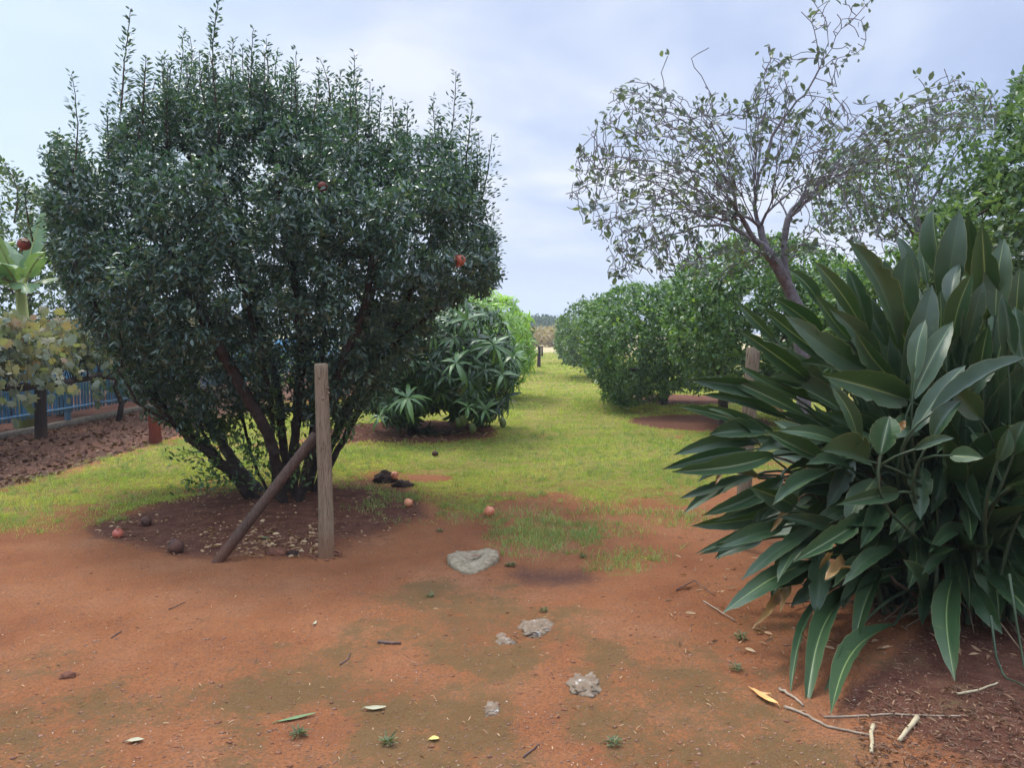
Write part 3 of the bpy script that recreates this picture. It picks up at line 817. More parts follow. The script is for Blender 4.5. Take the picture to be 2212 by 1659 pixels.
# pomegranate fruit
M_fruit_dark = solid('dark_pomegranate_skin', (.14, .035, .025), (.28, .08, .05), 9, .5, .15, .004, spec=.3)
M_fruit = solid('pomegranate_skin', (.34, .07, .045), (.50, .15, .09), 9, .45, .15, .004, spec=.45)
M_fruit_pale = solid('pale_pomegranate_skin', (.42, .10, .05), (.80, .36, .18), 7, .5, .15, .004, spec=.45)
M_fruit_rot = solid('rotten_skin', (.04, .022, .018), (.13, .06, .04), 18, .8, .6, .008)
def fruit_mb(r, squash=.93, dent=0):
    mb = MB(); prof = [(0, -1), (.32, -.95), (.62, -.78), (.86, -.5), (.99, -.12), (.98, .2), (.84, .54), (.6, .79), (.36, .92), (.2, .97), (.17, 1.08), (.24, 1.24), (.15, 1.22), (.1, 1.02), (0, 1.0)]
    n = 18
    V = []
    for i, (a, z) in enumerate(prof):
        for k in range(n):
            an = 2 * math.pi * k / n
            rr = a * (1 + .03 * math.cos(3 * an + i * .3) + .02 * math.sin(5 * an))
            if 11 <= i <= 12: zz = z + .07 * math.cos(3 * an * 2)
            else: zz = z
            V.append((rr * math.cos(an) * r, rr * math.sin(an) * r, zz * r * squash))
    F = []
    for i in range(len(prof) - 1):
        for k in range(n):
            F.append((i * n + k, i * n + (k + 1) % n, (i + 1) * n + (k + 1) % n, (i + 1) * n + k))
    mb.add(V, F); return mb
for px, py, r, dy in ((992, 562, .050, -1.25), (697, 402, .038, -1.35), (52, 527, .056, -.5)):
    o = fruit_mb(r).build('fruit', M_fruit_dark if px < 900 else M_fruit, None, True)
    o.location = P(px, py, YC + dy); o.rotation_euler = (math.radians(160), .2, 0)
    o.parent = pomr; o.matrix_parent_inverse = Matrix.Translation(pomr.location).inverted()
for px, py, r, mat, lab in ((1057, 1107, .050, M_fruit_pale, 'orange-pink fallen pomegranate on the grass edge above the concrete lump'),
                            (882, 1086, .042, M_fruit_pale, 'fallen pomegranate in thin grass below the black soil clod'),
                            (255, 1153, .040, M_fruit, 'small red pomegranate on bare soil near the left lawn edge'),
                            (380, 1186, .058, M_fruit_rot, 'dark rotten pomegranate left of the brace pole foot'),
                            (316, 1128, .045, M_fruit_rot, 'squashed brown pomegranate at the lawn edge under the shrub'),
                            (940, 978, .042, M_fruit_rot, 'old brown fruit at the front rim of the mango soil ring')):
    o = fruit_mb(r, .88).build('pomegranate', mat, None, True)
    q = Gh(px, py + 8)
    o.location = (q[0], q[1] , hz(q[0], q[1]) + r * .72)
    o.rotation_euler = (R.uniform(-1.4, 1.4), R.uniform(-.5, .5), R.uniform(0, 6))
    tag(o, lab, 'fruit', 'pomegranates fallen on the ground')

# ================================================================== MANGO TREES
def mango(root_name, label, base, Y, outline, hd, natt, mat, trunk_px, nleaf=12, ln=(.15, .25), edge=90, rt=.07, step=.12, group=None, keep=1.0):
    s = Skel()
    for pts_, rt_ in trunk_px:
        q = [P(a, b_, Y + c_) for a, b_, c_ in pts_]
        if rt_: q[0][2] = hz(q[0][0], q[0][1]) - .05
        s.line(q, 'root' if rt_ else None, .12, .01)
    att = cloud(outline, Y, hd, natt, edge, .75)
    s.grow(att, 1.6, step * 1.35, step, 60, (0, 0, .05), .2)
    s.finish(rt, .005)
    r = empty(root_name, (base[0], base[1], hz(*base)), label, 'tree', group)
    s.mesh('trunk', M_bark, r, 6, .004, .2)
    par = np.array(s.par); p = s.arr()
    tip = np.where((s.nch == 0) & (R.random(len(par)) < keep))[0]
    side = np.where((s.rad < .011) & (s.nch > 0))[0]; side = side[R.random(len(side)) < .35 * keep]
    LP, LD, LU, LL = [], [], [], []
    ctr = p[tip].mean(0)
    for i in np.concatenate([tip, side]):
        ax = norm(p[i] - p[par[i]]) if par[i] >= 0 else np.array([0, 0, 1.])
        out = norm(p[i] - ctr)
        ax = norm(ax * .4 + out * .7 + (0, 0, .45) + R.normal(0, .2, 3))
        u = norm(np.cross(ax, (0.3, .2, 1))); w = np.cross(ax, u)
        m_ = int(nleaf * R.uniform(.75, 1.3)); a0 = R.uniform(0, 6)
        for k in range(m_):
            a = a0 + k * 2.4; el = R.uniform(-.25, .85)
            d = (u * math.cos(a) + w * math.sin(a)) * math.cos(el) + ax * math.sin(el)
            d = d + np.array([0, 0, -.12])
            LP.append(p[i] + ax * R.uniform(-.05, .02)); LD.append(d); LU.append(ax * .8 + np.array([0, 0, .5])); LL.append(R.uniform(*ln))
    LL = np.array(LL)
    leaves('crown', np.array(LP), np.array(LD), np.array(LU), LL, LL * R.uniform(.17, .24, len(LL)), 'lance', mat, r, np.clip(np.repeat(R.random((len(LL) + 7) // 8), 8)[:len(LL)] * .7 + R.random(len(LL)) * .3, 0, 1))
    print(root_name, len(LL))
    return r
YM = 12.2
MAN_OUT = [(760, 700), (820, 660), (900, 640), (1000, 640), (1060, 660), (1105, 715), (1120, 770), (1118, 830), (1095, 870), (1080, 905), (1010, 915), (960, 880), (900, 905), (830, 912), (790, 870), (760, 800)]
mr = mango('mango_tree', 'dark green mango tree drooping over a ring of bare soil', MAN, YM, MAN_OUT, 1.35, 1300, M_mango,
      [([(890, 935, 0), (892, 860, 0), (885, 800, 0), (900, 720, .1)], 1), ([(892, 860, 0), (940, 810, -.3), (1010, 770, -.5)], 0), ([(892, 870, 0), (850, 820, .2), (810, 760, .3)], 0), ([(890, 850, 0), (960, 810, .5), (1040, 760, .7)], 0)], rt=.085, step=.10)
# hand-placed big front rosettes, highlights put into their paler leaf tones
LP, LD, LU, LL = [], [], [], []
for px, py, sz, dy, m_ in ((1065, 745, .31, -1.5, 14), (985, 785, .30, -1.55, 12), (880, 860, .34, -1.5, 13), (1010, 690, .26, -1.3, 11), (1050, 885, .24, -1.2, 10), (930, 690, .25, -1.3, 10), (1010, 880, .20, -1.3, 9), (1085, 810, .26, -1.2, 11), (820, 900, .24, -1.3, 9), (1110, 770, .24, -1.0, 11)):
    c_ = P(px, py, YM + dy); ax = norm(np.array([R.uniform(-.3, .3), -.75, .75]))
    u = norm(np.cross(ax, (0.3, .2, 1))); w = np.cross(ax, u)
    LP, LD, LU, LL = [], [], [], []
    for k in range(m_):
        a = k * 2 * math.pi / m_ + R.uniform(-.3, .3); el = R.uniform(-.35, .35) if k % 3 else R.uniform(.2, .9)
        LP.append(c_); LD.append((u * math.cos(a) + w * math.sin(a)) * math.cos(el) + ax * math.sin(el)); LU.append(ax + R.normal(0, .35, 3) + (0, 0, .5)); LL.append(sz * R.uniform(.6, 1.2))
    LL = np.array(LL)
    leaves('leaf_rosette', np.array(LP), np.array(LD), np.array(LU), LL, LL * .21, 'lance', M_mango, mr, R.uniform(.75, 1, len(LL)))

M_mfruit = solid('green_mango_skin', (.06, .09, .03), (.14, .16, .05), 8, .5, .1, .004)
for px, py, top, dy in ((990, 903, 860, -1.1), (1085, 903, 850, -1.0), (1020, 915, 870, -1.15), (1001, 898, 855, -1.1)):
    mb = MB(); a = P(px, top, YM + dy); b_ = P(px, py, YM + dy)
    mb.tube([a, (a + b_) / 2 + (.01, 0, 0), b_], [.003, .0025, .003], 4)
    prof = [(0, .07), (.03, .062), (.045, .03), (.05, -.01), (.042, -.05), (.022, -.078), (0, -.085)]
    V = [(b_[0] + r_ * math.cos(k * .785) + (.01 if z < 0 else 0), b_[1] + r_ * math.sin(k * .785), b_[2] - .06 + z) for r_, z in prof for k in range(8)]
    F = [(i * 8 + k, i * 8 + (k + 1) % 8, (i + 1) * 8 + (k + 1) % 8, (i + 1) * 8 + k) for i in range(6) for k in range(8)]
    mb.add(V, F); mb.build('fruit', M_mfruit, mr, True)
b2 = (P(1040, 800, 18.5)[0], 18.5)
mango('mango_tree', 'pale green mango tree behind the dark one, beside the grass lane', b2, 18.5,
      [(930, 640), (990, 622), (1040, 615), (1085, 628), (1120, 655), (1145, 690), (1153, 740), (1150, 790), (1138, 818), (1100, 835), (1040, 840), (960, 830), (920, 740)], 1.9, 2400, M_mango2,
      [([(1040, 865, 0), (1042, 800, 0), (1040, 720, .1)], 1), ([(1040, 800, 0), (1090, 740, -.3)], 0), ([(1040, 790, 0), (980, 730, .3)], 0)], ln=(.18, .28), step=.17, edge=70, rt=.1)

# ================================================================== CITRUS TREES
def citrus(label, base, Y, outline, hd, natt, mat, trunk_px, per=6, ln=(.065, .105), step=.13, edge=80, rt=.08, maxr=.010, group='citrus trees in the orchard', name='citrus_tree', dens=1.0, shell=.75, fruit=0, minr=.003, rtip=.0026, wr=.5, bark=None, clump=None, extra=None):
    s = Skel()
    for pts_, rt_ in trunk_px:
        q = [P(a, b_, Y + c_) for a, b_, c_ in pts_]
        if rt_: q[0][2] = hz(q[0][0], q[0][1]) - .05
        s.line(q, 'root' if rt_ else None, .12, .01)
    att = cloud(outline, Y, hd, natt, edge, shell, clump)
    if extra: att = np.vstack([att, cloud(extra[0], Y + extra[1], extra[2], extra[3], 40, .5)])
    s.grow(att, 1.8, step * 1.4, step, 70, (0, 0, .03), .22)
    s.finish(rt, rtip)
    r = empty(name, (base[0], base[1], hz(base[0], base[1])), label, 'tree', group)
    s.mesh('trunk', bark or M_bark, r, 6, minr, .25)
    S_, D_ = s.leaf_sites(maxr, per, dens)
    n = len(S_)
    D_ = D_ * .5 + rand_perp(D_)
    LL = R.uniform(ln[0], ln[1], n)
    leaves('crown', S_ + R.normal(0, step * .28, (n, 3)), D_, R.normal(0, .45, (n, 3)) + (0, 0, .9), LL, LL * R.uniform(wr * .85, wr * 1.15, n), 'oval', mat, r)
    print(label, n)
    if fruit:
        mb = MB(); idx = R.choice(len(s.p), fruit)
        pf = s.arr(); pf = pf[pf[:, 1] < Y + .3]; pf = pf[R.choice(len(pf), fruit)]
        for q in pf:
            rr = R.uniform(.028, .04)
            V = [(q[0] + rr * math.cos(k * 1.047) * math.cos(e), q[1] - .03 + rr * math.sin(k * 1.047) * math.cos(e), q[2] - .05 + rr * math.sin(e)) for e in (-1.4, -.7, 0, .7, 1.4) for k in range(6)]
            mb.add(V, [(i * 6 + k, i * 6 + (k + 1) % 6, (i + 1) * 6 + (k + 1) % 6, (i + 1) * 6 + k) for i in range(4) for k in range(6)])
        o = mb.build('green_fruit', M_gfruit, r, True)
        o['kind'] = 'stuff'
    return r
M_gfruit = solid('green_citrus_skin', (.12, .20, .05), (.22, .32, .09), 10, .45, .2, .003)
A_OUT = [(1245, 700), (1262, 655), (1300, 632), (1340, 616), (1400, 606), (1460, 605), (1520, 620), (1580, 650), (1600, 720), (1590, 800), (1560, 840), (1500, 850), (1455, 848), (1405, 862), (1385, 880), (1352, 897), (1322, 885), (1300, 850), (1272, 815), (1258, 770)]
citrus('rounded dense green citrus tree at the lane edge, low skirt touching the grass', G(1435, 857)[:2], 16.6, A_OUT, 2.1, 4600, M_citrus,
       [([(1435, 857 + 22, .5), (1437, 800, .5), (1430, 740, .4)], 1), ([(1437, 810, .5), (1380, 740, -.2)], 0), ([(1437, 800, .5), (1500, 730, 0)], 0), ([(1437, 815, .5), (1350, 800, -.4), (1340, 860, -.7)], 0)], per=15, fruit=60, extra=([(1265, 790), (1340, 790), (1400, 830), (1392, 870), (1378, 885), (1350, 900), (1320, 888), (1295, 850)], -.9, .8, 420))
citrus('citrus tree with yellow-green tips behind the sparse lemon tree', (P(1560, 880, 13.2)[0], 13.2), 13.2,
       [(1425, 700), (1440, 630), (1470, 570), (1530, 525), (1620, 500), (1720, 505), (1800, 545), (1870, 590), (1900, 700), (1870, 810), (1780, 860), (1680, 870), (1600, 860), (1545, 845), (1490, 820), (1440, 770)], 1.8, 5200, M_citrus,
       [([(1562, 918, 0), (1560, 850, 0), (1570, 780, .1), (1600, 700, .1)], 1), ([(1560, 850, 0), (1640, 770, -.3)], 0), ([(1563, 840, 0), (1520, 740, -.2)], 0), ([(1560, 860, 0), (1740, 740, .3)], 0)], per=15, fruit=20)
FAR = [(1195, 690), (1215, 672), (1240, 655), (1275, 640), (1330, 640), (1350, 700), (1340, 770), (1300, 790), (1250, 796), (1215, 790), (1198, 760)]
citrus('hazy rounded citrus tree second along the lane edge', (P(1270, 800, 27)[0], 27), 27, FAR, 2.3, 1300, M_citrus_hazed, [([(1275, 815, 0), (1275, 770, 0), (1270, 720, 0)], 1)], per=16, ln=(.10, .16), step=.22, edge=50, rt=.1, maxr=.02)
citrus('small far citrus tree where the lane meets the field', (P(1235, 770, 40)[0], 40), 40, [(1192, 712), (1205, 690), (1228, 680), (1260, 684), (1270, 720), (1262, 762), (1225, 773), (1200, 765)], 2.2, 420, M_citrus_hazed, [([(1235, 787, 0), (1235, 750, 0), (1235, 720, 0)], 1)], per=18, ln=(.17, .26), step=.4, edge=35, rt=.1, maxr=.04)
citrus('dark leafy tree beyond the pale mango, leftmost of those bordering the lane end', (P(1120, 780, 31)[0], 31), 31, [(1090, 690), (1100, 668), (1122, 666), (1140, 682), (1152, 715), (1156, 760), (1148, 788), (1120, 794), (1090, 790)], 1.8, 700, M_citrus_hazed, [([(1122, 805, 0), (1122, 770, 0), (1122, 720, 0)], 1)], per=15, ln=(.12, .2), step=.27, edge=35, rt=.1, maxr=.03)
# right side, above and beside the strelitzia
citrus('tall dense citrus tree at the right edge behind the strelitzia', (P(2250, 1000, 8.4)[0], 8.4), 8.4,
       [(1980, 640), (1960, 560), (1980, 500), (2030, 440), (2090, 400), (2130, 330), (2170, 250), (2175, 170), (2230, 130), (2330, 150), (2500, 250), (2560, 500), (2500, 760), (2300, 860), (2100, 800)], 1.7, 4300, M_citrus_hazed,
       [([(2250, 1040, 0), (2245, 850, 0), (2230, 700, .1), (2240, 500, .1), (2230, 300, 0)], 1), ([(2245, 850, 0), (2120, 620, -.2), (2080, 480, 0)], 0), ([(2240, 800, 0), (2380, 560, .2)], 0)], per=12, edge=150, ln=(.06, .10), step=.10)
citrus('broad citrus tree showing between the lemon trunk and the strelitzia leaves', (P(1880, 850, 11.2)[0], 11.2), 11.2,
       [(1740, 640), (1760, 600), (1820, 575), (1880, 560), (1940, 535), (2000, 520), (2080, 520), (2150, 560), (2150, 800), (2000, 850), (1800, 850), (1740, 780)], 1.3, 3600, M_citrus,
       [([(1880, 960, 0), (1885, 850, 0), (1890, 700, .1)], 1), ([(1885, 850, 0), (1800, 700, -.2)], 0), ([(1885, 840, 0), (2000, 650, -.2)], 0)], per=15)
citrus('tall leafy tree far right in the row, half hidden', (P(2120, 800, 15)[0], 15), 15,
       [(1960, 480), (2010, 430), (2080, 380), (2160, 340), (2260, 330), (2300, 700), (2100, 740), (1950, 650)], 1.6, 1100, M_citrus,
       [([(2120, 880, 0), (2120, 700, 0), (2120, 520, .1)], 1), ([(2120, 700, 0), (2020, 560, -.2)], 0)], per=7, step=.17)

# ------------------------------------------------------------------ sparse lemon trees (dying back)
def sparse_tree(name, label, Y, limbs, outlines, leafn, basepx, rt, step=.055, twig=.0034, arcs=None, lmat=None):
    s = Skel()
    for pts_, rt_ in limbs:
        q = [P(a, b_, Y + c_) for a, b_, c_ in pts_]
        if rt_: q[0][2] = hz(q[0][0], q[0][1]) - .06
        s.line(q, 'root' if rt_ else None, .07, .006)
    for ol, hd, na, ed in outlines:
        if arcs and na > 1000:
            F0 = P(*arcs, Y)
            for E in cloud(ol, Y, hd, int(na / 34), ed, .8):
                S0 = s.p[s.nearest(F0 + (E - F0) * R.uniform(.12, .6))]
                d_ = np.linalg.norm(E - S0)
                M1 = S0 + (E - S0) * .35 + np.array([0, 0, .13 * d_]); M2 = S0 + (E - S0) * .7 + np.array([0, 0, .12 * d_])
                s.line([S0, M1, M2, E], None, .06, .005)
    for ol, hd, na, ed in outlines:
        s.grow(cloud(ol, Y, hd, na, ed, .3), .75, step * 1.6, step, 50, (0, 0, .22), .16)
    s.finish(rt, .0008)
    s.rad = np.maximum(s.rad, twig)
    q = P(basepx[0], basepx[1], Y)
    r = empty(name, (q[0], q[1], hz(q[0], q[1])), label, 'tree')
    s.mesh('trunk', M_bark_hazed_grey, r, 6, 0, .2)
    p = s.arr(); par = np.array(s.par)
    e = np.where((par >= 0) & (s.rad < .0060))[0]
    pick = R.choice(e, leafn)
    # leaves gather in small tufts, many twigs stay bare
    S_ = np.repeat(p[pick], 3, 0) + R.normal(0, .026, (leafn * 3, 3)); D0 = np.repeat(norm(p[pick] - p[par[pick]]), 3, 0)
    n = len(S_)
    D_ = D0 * .5 + R.normal(0, .7, (n, 3)) + (0, 0, .1)
    LL = R.uniform(.038, .088, n)
    leaves('crown', S_, D_, R.normal(0, .7, (n, 3)) + (0, 0, .7), LL, LL * R.uniform(.42, .56, n), 'oval', lmat or M_lemon, r)
    print(name, n, len(p))
    return r
def c5(a, b_, d=0): return (1116.3 + a * .4953, b_ * .4953, d)
YL = 6.9
limbs = [
    ([(1745, 1128, 0), (1738, 900, 0), (1728, 720, 0), (1716, 650, 0), c5(1175, 1190, 0), c5(1165, 1050, .05), c5(1185, 950, .05), c5(1250, 850, .1), c5(1330, 790, .2), c5(1450, 750, .3), c5(1600, 715, .35), c5(1720, 620, .3), c5(1900, 490, .2), c5(2060, 462, .1), c5(2085, 560, .1)], 1),
    ([(1716, 650, 0), c5(1120, 1130, -.1), c5(1040, 1040, -.15), c5(960, 920, -.25), c5(940, 800, -.3), c5(900, 680, -.35), c5(830, 540, -.4), c5(700, 500, -.5), c5(580, 480, -.6), c5(465, 478, -.7)], 0),
    ([c5(1080, 1080, -.1), c5(1040, 900, 0), c5(1060, 760, .1), c5(1105, 640, .1), c5(1140, 545, .1), c5(1250, 415, .05), c5(1320, 300, 0), c5(1395, 165, -.05), c5(1450, 95, -.1), c5(1560, -15, -.15)], 0),
    ([c5(1320, 300, 0), c5(1352, 190, .05), c5(1350, 90, .1), c5(1290, 5, .15), c5(1240, -40, .15)], 0),
    ([c5(1310, 290, 0), c5(1308, 180, -.1), c5(1285, 90, -.2), c5(1245, 50, -.25)], 0),
    ([c5(1320, 300, 0), c5(1400, 250, .1), c5(1480, 235, .15), c5(1525, 170, .2), c5(1500, 90, .2)], 0),
    ([c5(1140, 545, .1), c5(1080, 512, .15), c5(960, 498, .2), c5(830, 505, .1), c5(720, 520, 0), c5(610, 550, -.1), c5(520, 600, -.2)], 0),
    ([c5(1200, 470, .1), c5(1110, 420, 0), c5(1070, 340, -.1), c5(1110, 250, -.1), c5(1105, 190, -.1)], 0),
    ([c5(960, 930, -.25), c5(850, 850, -.3), c5(720, 810, -.5), c5(590, 790, -.6), c5(460, 780, -.7), c5(350, 730, -.8), c5(270, 640, -.8)], 0),
    ([c5(980, 960, -.2), c5(850, 900, -.1), c5(720, 880, 0), c5(600, 900, .1), c5(480, 930, .1), c5(380, 960, .1), c5(290, 975, .1)], 0),
    ([c5(1050, 1050, -.1), c5(930, 990, .2), c5(800, 985, .3), c5(660, 1030, .3), c5(560, 1080, .2), c5(480, 1150, .1), c5(400, 1190, 0)], 0),
    ([c5(940, 830, -.3), c5(860, 700, -.1), c5(790, 620, .1), c5(690, 590, .3), c5(600, 600, .4), c5(500, 640, .4)], 0),
    ([c5(590, 790, -.6), c5(480, 830, -.7), c5(340, 800, -.8), c5(215, 850, -.9)], 0),
    ([c5(1000, 980, -.2), c5(870, 800, -.6), c5(760, 740, -.8), c5(640, 700, -1.0), c5(500, 690, -1.1), c5(380, 660, -1.1), c5(330, 560, -1.0)], 0),
    ([c5(600, 480, -.6), c5(640, 400, -.6), c5(635, 310, -.6), c5(655, 235, -.6)], 0),
    ([c5(850, 540, -.4), c5(850, 420, -.3), c5(800, 330, -.3), c5(760, 250, -.3), c5(840, 215, -.3)], 0),
    ([c5(1330, 790, .2), c5(1330, 660, .4), c5(1380, 520, .6), c5(1440, 420, .7)], 0),
    ([c5(1250, 850, .1), c5(1180, 700, .5), c5(1220, 560, .7), c5(1300, 430, .8)], 0),
    ([c5(1450, 750, .3), c5(1540, 620, .1), c5(1580, 520, 0), c5(1570, 440, 0)], 0),
    ([c5(1720, 620, .3), c5(1800, 520, .1), c5(1790, 400, 0), c5(1750, 340, 0)], 0),
    ([c5(1800, 520, .2), c5(1860, 440, .2), c5(1890, 360, .2), c5(1870, 300, .2)], 0),
    ([c5(1165, 1100, 0), c5(1010, 1090, -.5), c5(840, 1120, -.8), c5(700, 1180, -1.0)], 0),
    ([c5(1175, 1150, 0), c5(1300, 1000, .3), c5(1430, 900, .5), c5(1500, 840, .6)], 0),
]
def o5(*l): return [c5(*q)[:2] for q in l]
OUT = [
    (o5((205, 860), (260, 640), (330, 540), (430, 370), (560, 350), (700, 420), (900, 380), (920, 470), (1050, 440), (1100, 560), (1080, 800), (1020, 960), (860, 1010), (600, 1080), (400, 1120), (330, 1000), (280, 930)), 1.25, 2300, 150),
    (o5((1000, 600), (1030, 350), (1080, 200), (1200, 260), (1240, 440), (1400, 350), (1460, 480), (1600, 440), (1760, 420), (1900, 320), (2080, 400), (2100, 560), (1900, 620), (1700, 760), (1500, 840), (1300, 860), (1100, 900)), 1.0, 1900, 150),
    (o5((1240, 40), (1300, -30), (1560, -30), (1530, 200), (1500, 260), (1330, 330), (1260, 220)), .35, 90, 60),
    (o5((380, 1080), (560, 1020), (850, 1020), (1080, 1060), (1100, 1180), (900, 1230), (500, 1240), (390, 1200)), .9, 420, 60),
    (o5((1200, 880), (1500, 860), (1800, 800), (1760, 1100), (1500, 1150), (1220, 1100)), .9, 380, 80),
]
sparse_tree('lemon_tree', 'half-bare lemon tree with tangled grey branches against the sky', YL, limbs, OUT, 1050, (1745, 1128), .062, arcs=c5(1090, 1010)[:2])
Y2 = 9.3
limbs2 = [
    ([(1995, 965, 0), (1992, 700, 0), (1985, 560, 0), (1972, 450, 0), (1955, 380, .1), (1930, 300, .1)], 1),
    ([(1978, 500, 0), (2010, 440, .2), (2050, 360, .3), (2090, 280, .2), (2150, 220, .1)], 0),
    ([(1980, 520, 0), (1930, 440, -.2), (1870, 390, -.3), (1800, 350, -.3)], 0),
    ([(1985, 540, 0), (1900, 470, -.4), (1840, 450, -.5), (1770, 440, -.6)], 0),
]
sparse_tree('lemon_tree', 'second thin-leaved lemon tree rising behind the strelitzia leaves', Y2, limbs2,
            [([(1740, 430), (1780, 340), (1880, 290), (1940, 240), (2040, 230), (2140, 170), (2180, 300), (2160, 420), (2060, 480), (1980, 520), (1880, 500), (1780, 520)], 1.0, 1100, 100)], 1300, (1995, 965), .06, twig=.0026, arcs=(1985, 480), lmat=M_citrus_hazed)

# ================================================================== STRELITZIA CLUMP (giant bird of paradise)
def strelitzia_mat(name, g1, g2, mid):
    m, t, b = new_mat(name)
    uv = N(t, 'ShaderNodeSeparateXYZ'); L(t, attr(t, 'luv').outputs['Vector'], uv.inputs[0])
    u, v, rn = uv.outputs[0], uv.outputs[1], uv.outputs[2]
    c = mixrgb(t, rn, g1, g2)
    n_ = noise(t, geo_pos(t), 6, 3)
    c = mixrgb(t, ramp(t, n_, [(.35, (0, 0, 0)), (.75, (.45, .45, .45))]), c, (.045, .085, .030))
    # side veins
    w = N(t, 'ShaderNodeTexWave', wave_type='BANDS', bands_direction='Y')
    au = math_node(t, 'ABSOLUTE', u)
    vv = N(t, 'ShaderNodeCombineXYZ'); L(t, math_node(t, 'SUBTRACT', v, math_node(t, 'MULTIPLY', au, .12)), vv.inputs[1]); L(t, rn, vv.inputs[2])
    L(t, vv.outputs[0], w.inputs['Vector']); w.inputs['Scale'].default_value = 22; w.inputs['Distortion'].default_value = 1.2; w.inputs['Detail'].default_value = 1
    c = mixrgb(t, math_node(t, 'MULTIPLY', w.outputs['Fac'], .10), c, (.07, .13, .05))
    md = ramp(t, au, [(.025, (1, 1, 1)), (.065, (0, 0, 0))])
    c = mixrgb(t, math_node(t, 'MULTIPLY', md, math_node(t, 'ADD', .10, math_node(t, 'MULTIPLY', math_node(t, 'GREATER_THAN', rn, .62), .6))), c, mid)
    edge = ramp(t, au, [(.95, (0, 0, 0)), (1.0, (.8, .8, .8))])
    c = mixrgb(t, edge, c, (.22, .20, .09))
    nb = noise(t, geo_pos(t), 9, 4, .7)
    tipm = math_node(t, 'ADD', math_node(t, 'MULTIPLY', v, 1.0), math_node(t, 'MULTIPLY', math_node(t, 'SUBTRACT', nb, .5), .5))
    tipm = math_node(t, 'ADD', tipm, math_node(t, 'MULTIPLY', math_node(t, 'SUBTRACT', au, 1.0), .12))
    c = mixrgb(t, ramp(t, tipm, [(.98, (0, 0, 0)), (1.04, (.85, .85, .85))]), c, (.20, .12, .05))
    c = mixrgb(t, ramp(t, nb, [(.62, (0, 0, 0)), (.72, (.45, .45, .45))]), c, (.10, .13, .03))
    ns = noise(t, geo_pos(t), 45, 2)
    c = mixrgb(t, ramp(t, ns, [(.68, (0, 0, 0)), (.76, (.6, .6, .6))]), c, (.13, .10, .05))
    L(t, c, b.inputs['Base Color'])
    b.inputs['Roughness'].default_value = .40; b.inputs['Specular IOR Level'].default_value = .62
    bump(t, b, math_node(t, 'ADD', w.outputs['Fac'], math_node(t, 'MULTIPLY', n_, 2.0)), .25, .003)
    tr = N(t, 'ShaderNodeBsdfTranslucent'); L(t, mixrgb(t, 1.0, c, (1.6, 2.0, .8), 'MULTIPLY'), tr.inputs[0])
    mxs = N(t, 'ShaderNodeMixShader'); mxs.inputs[0].default_value = .07
    L(t, b.outputs[0], mxs.inputs[1]); L(t, tr.outputs[0], mxs.inputs[2]); L(t, mxs.outputs[0], t.nodes['Material Output'].inputs[0])
    return m
M_str = strelitzia_mat('strelitzia_leaf', (.009, .030, .010), (.036, .074, .026), (.26, .32, .11))
M_strdry = strelitzia_mat('dry_strelitzia_leaf', (.42, .20, .06), (.30, .20, .10), (.45, .30, .15))
M_petiole = solid('petiole', (.022, .042, .022), (.07, .10, .05), 10, .5, .2, .004, stretch=(1, 1, .15))
M_drypet = solid('dry_petiole', (.06, .04, .028), (.24, .16, .10), 14, .8, .4, .004, stretch=(1, 1, .2))
SC0 = np.array([P(2060, 1290, 4.55)[0], 4.55])
LV, LF, LA = [], [], []
def blade(a, b_, wid, nrm, arch=.06, curl=0.0, store=None, fold=None, tear=.34, rn=None, wav=.008):
    """one paddle blade from a (foot) to b_ (tip)"""
    V_, F_, A_ = store
    a = np.asarray(a, float); b_ = np.asarray(b_, float)
    ln = np.linalg.norm(b_ - a); ax = (b_ - a) / ln
    nrm = norm(nrm - nrm.dot(ax) * ax)
    rn = R.random() if rn is None else rn
    fold = R.choice([.3, .5, .8, 1.1]) if fold is None else fold
    NS, NC = 18, 9
    base = len(V_)
    ph = R.uniform(0, 6, 4); tw = R.uniform(-.35, .35); sidebend = R.uniform(-.05, .05)
    asym = R.uniform(.9, 1.1)
    notch = {}
    for sd in (-1, 1):
        if R.random() < tear:
            for _ in range(R.integers(1, 3)): notch[(sd, int(R.integers(4, 16)))] = R.uniform(.6, .85)
    for i in range(NS + 1):
        v = i / NS
        w = wid / 2 * (math.sin(math.pi * min(1, (v * .95 + .03)) ** .90)) ** .80
        if v > .9: w *= (1 - v) / .1 * .8 + .2
        c_ = a + ax * ln * v + nrm * arch * ln * math.sin(math.pi * v) + nrm * (-curl * ln * max(0, v - .5) ** 2 * 4)
        tws = tw * (v - .5)
        side0 = np.cross(ax, nrm)
        side = side0 * math.cos(tws) + nrm * math.sin(tws); up = nrm * math.cos(tws) - side0 * math.sin(tws)
        c_ = c_ + side * sidebend * ln * math.sin(math.pi * v)
        for j in range(NC):
            u = -1 + 2 * j / (NC - 1)
            ww = w * (asym if u > 0 else 1 / asym)
            e = abs(u)
            sc = 1.0
            if e > .7: sc = notch.get((1 if u > 0 else -1, i), 1.0) * (1 + .035 * math.sin(v * 46 + ph[0] + (2 if u > 0 else 0)) + R.uniform(-.02, .02))
            h_ = fold * ww * e ** 1.2 + wav * wid * math.sin(v * 17 + ph[1 if u > 0 else 2]) * e ** 2 * 2 + .008 * math.sin(v * 60 + ph[3]) * e * wid * 2
            V_.append(c_ + side * u * ww * sc + up * h_); A_.append((u, v, rn))
    for i in range(NS):
        for j in range(NC - 1):
            q = base + i * NC + j
            F_.append((q, q + 1, q + NC + 1, q + NC))
pet = MB(); petdry = MB()
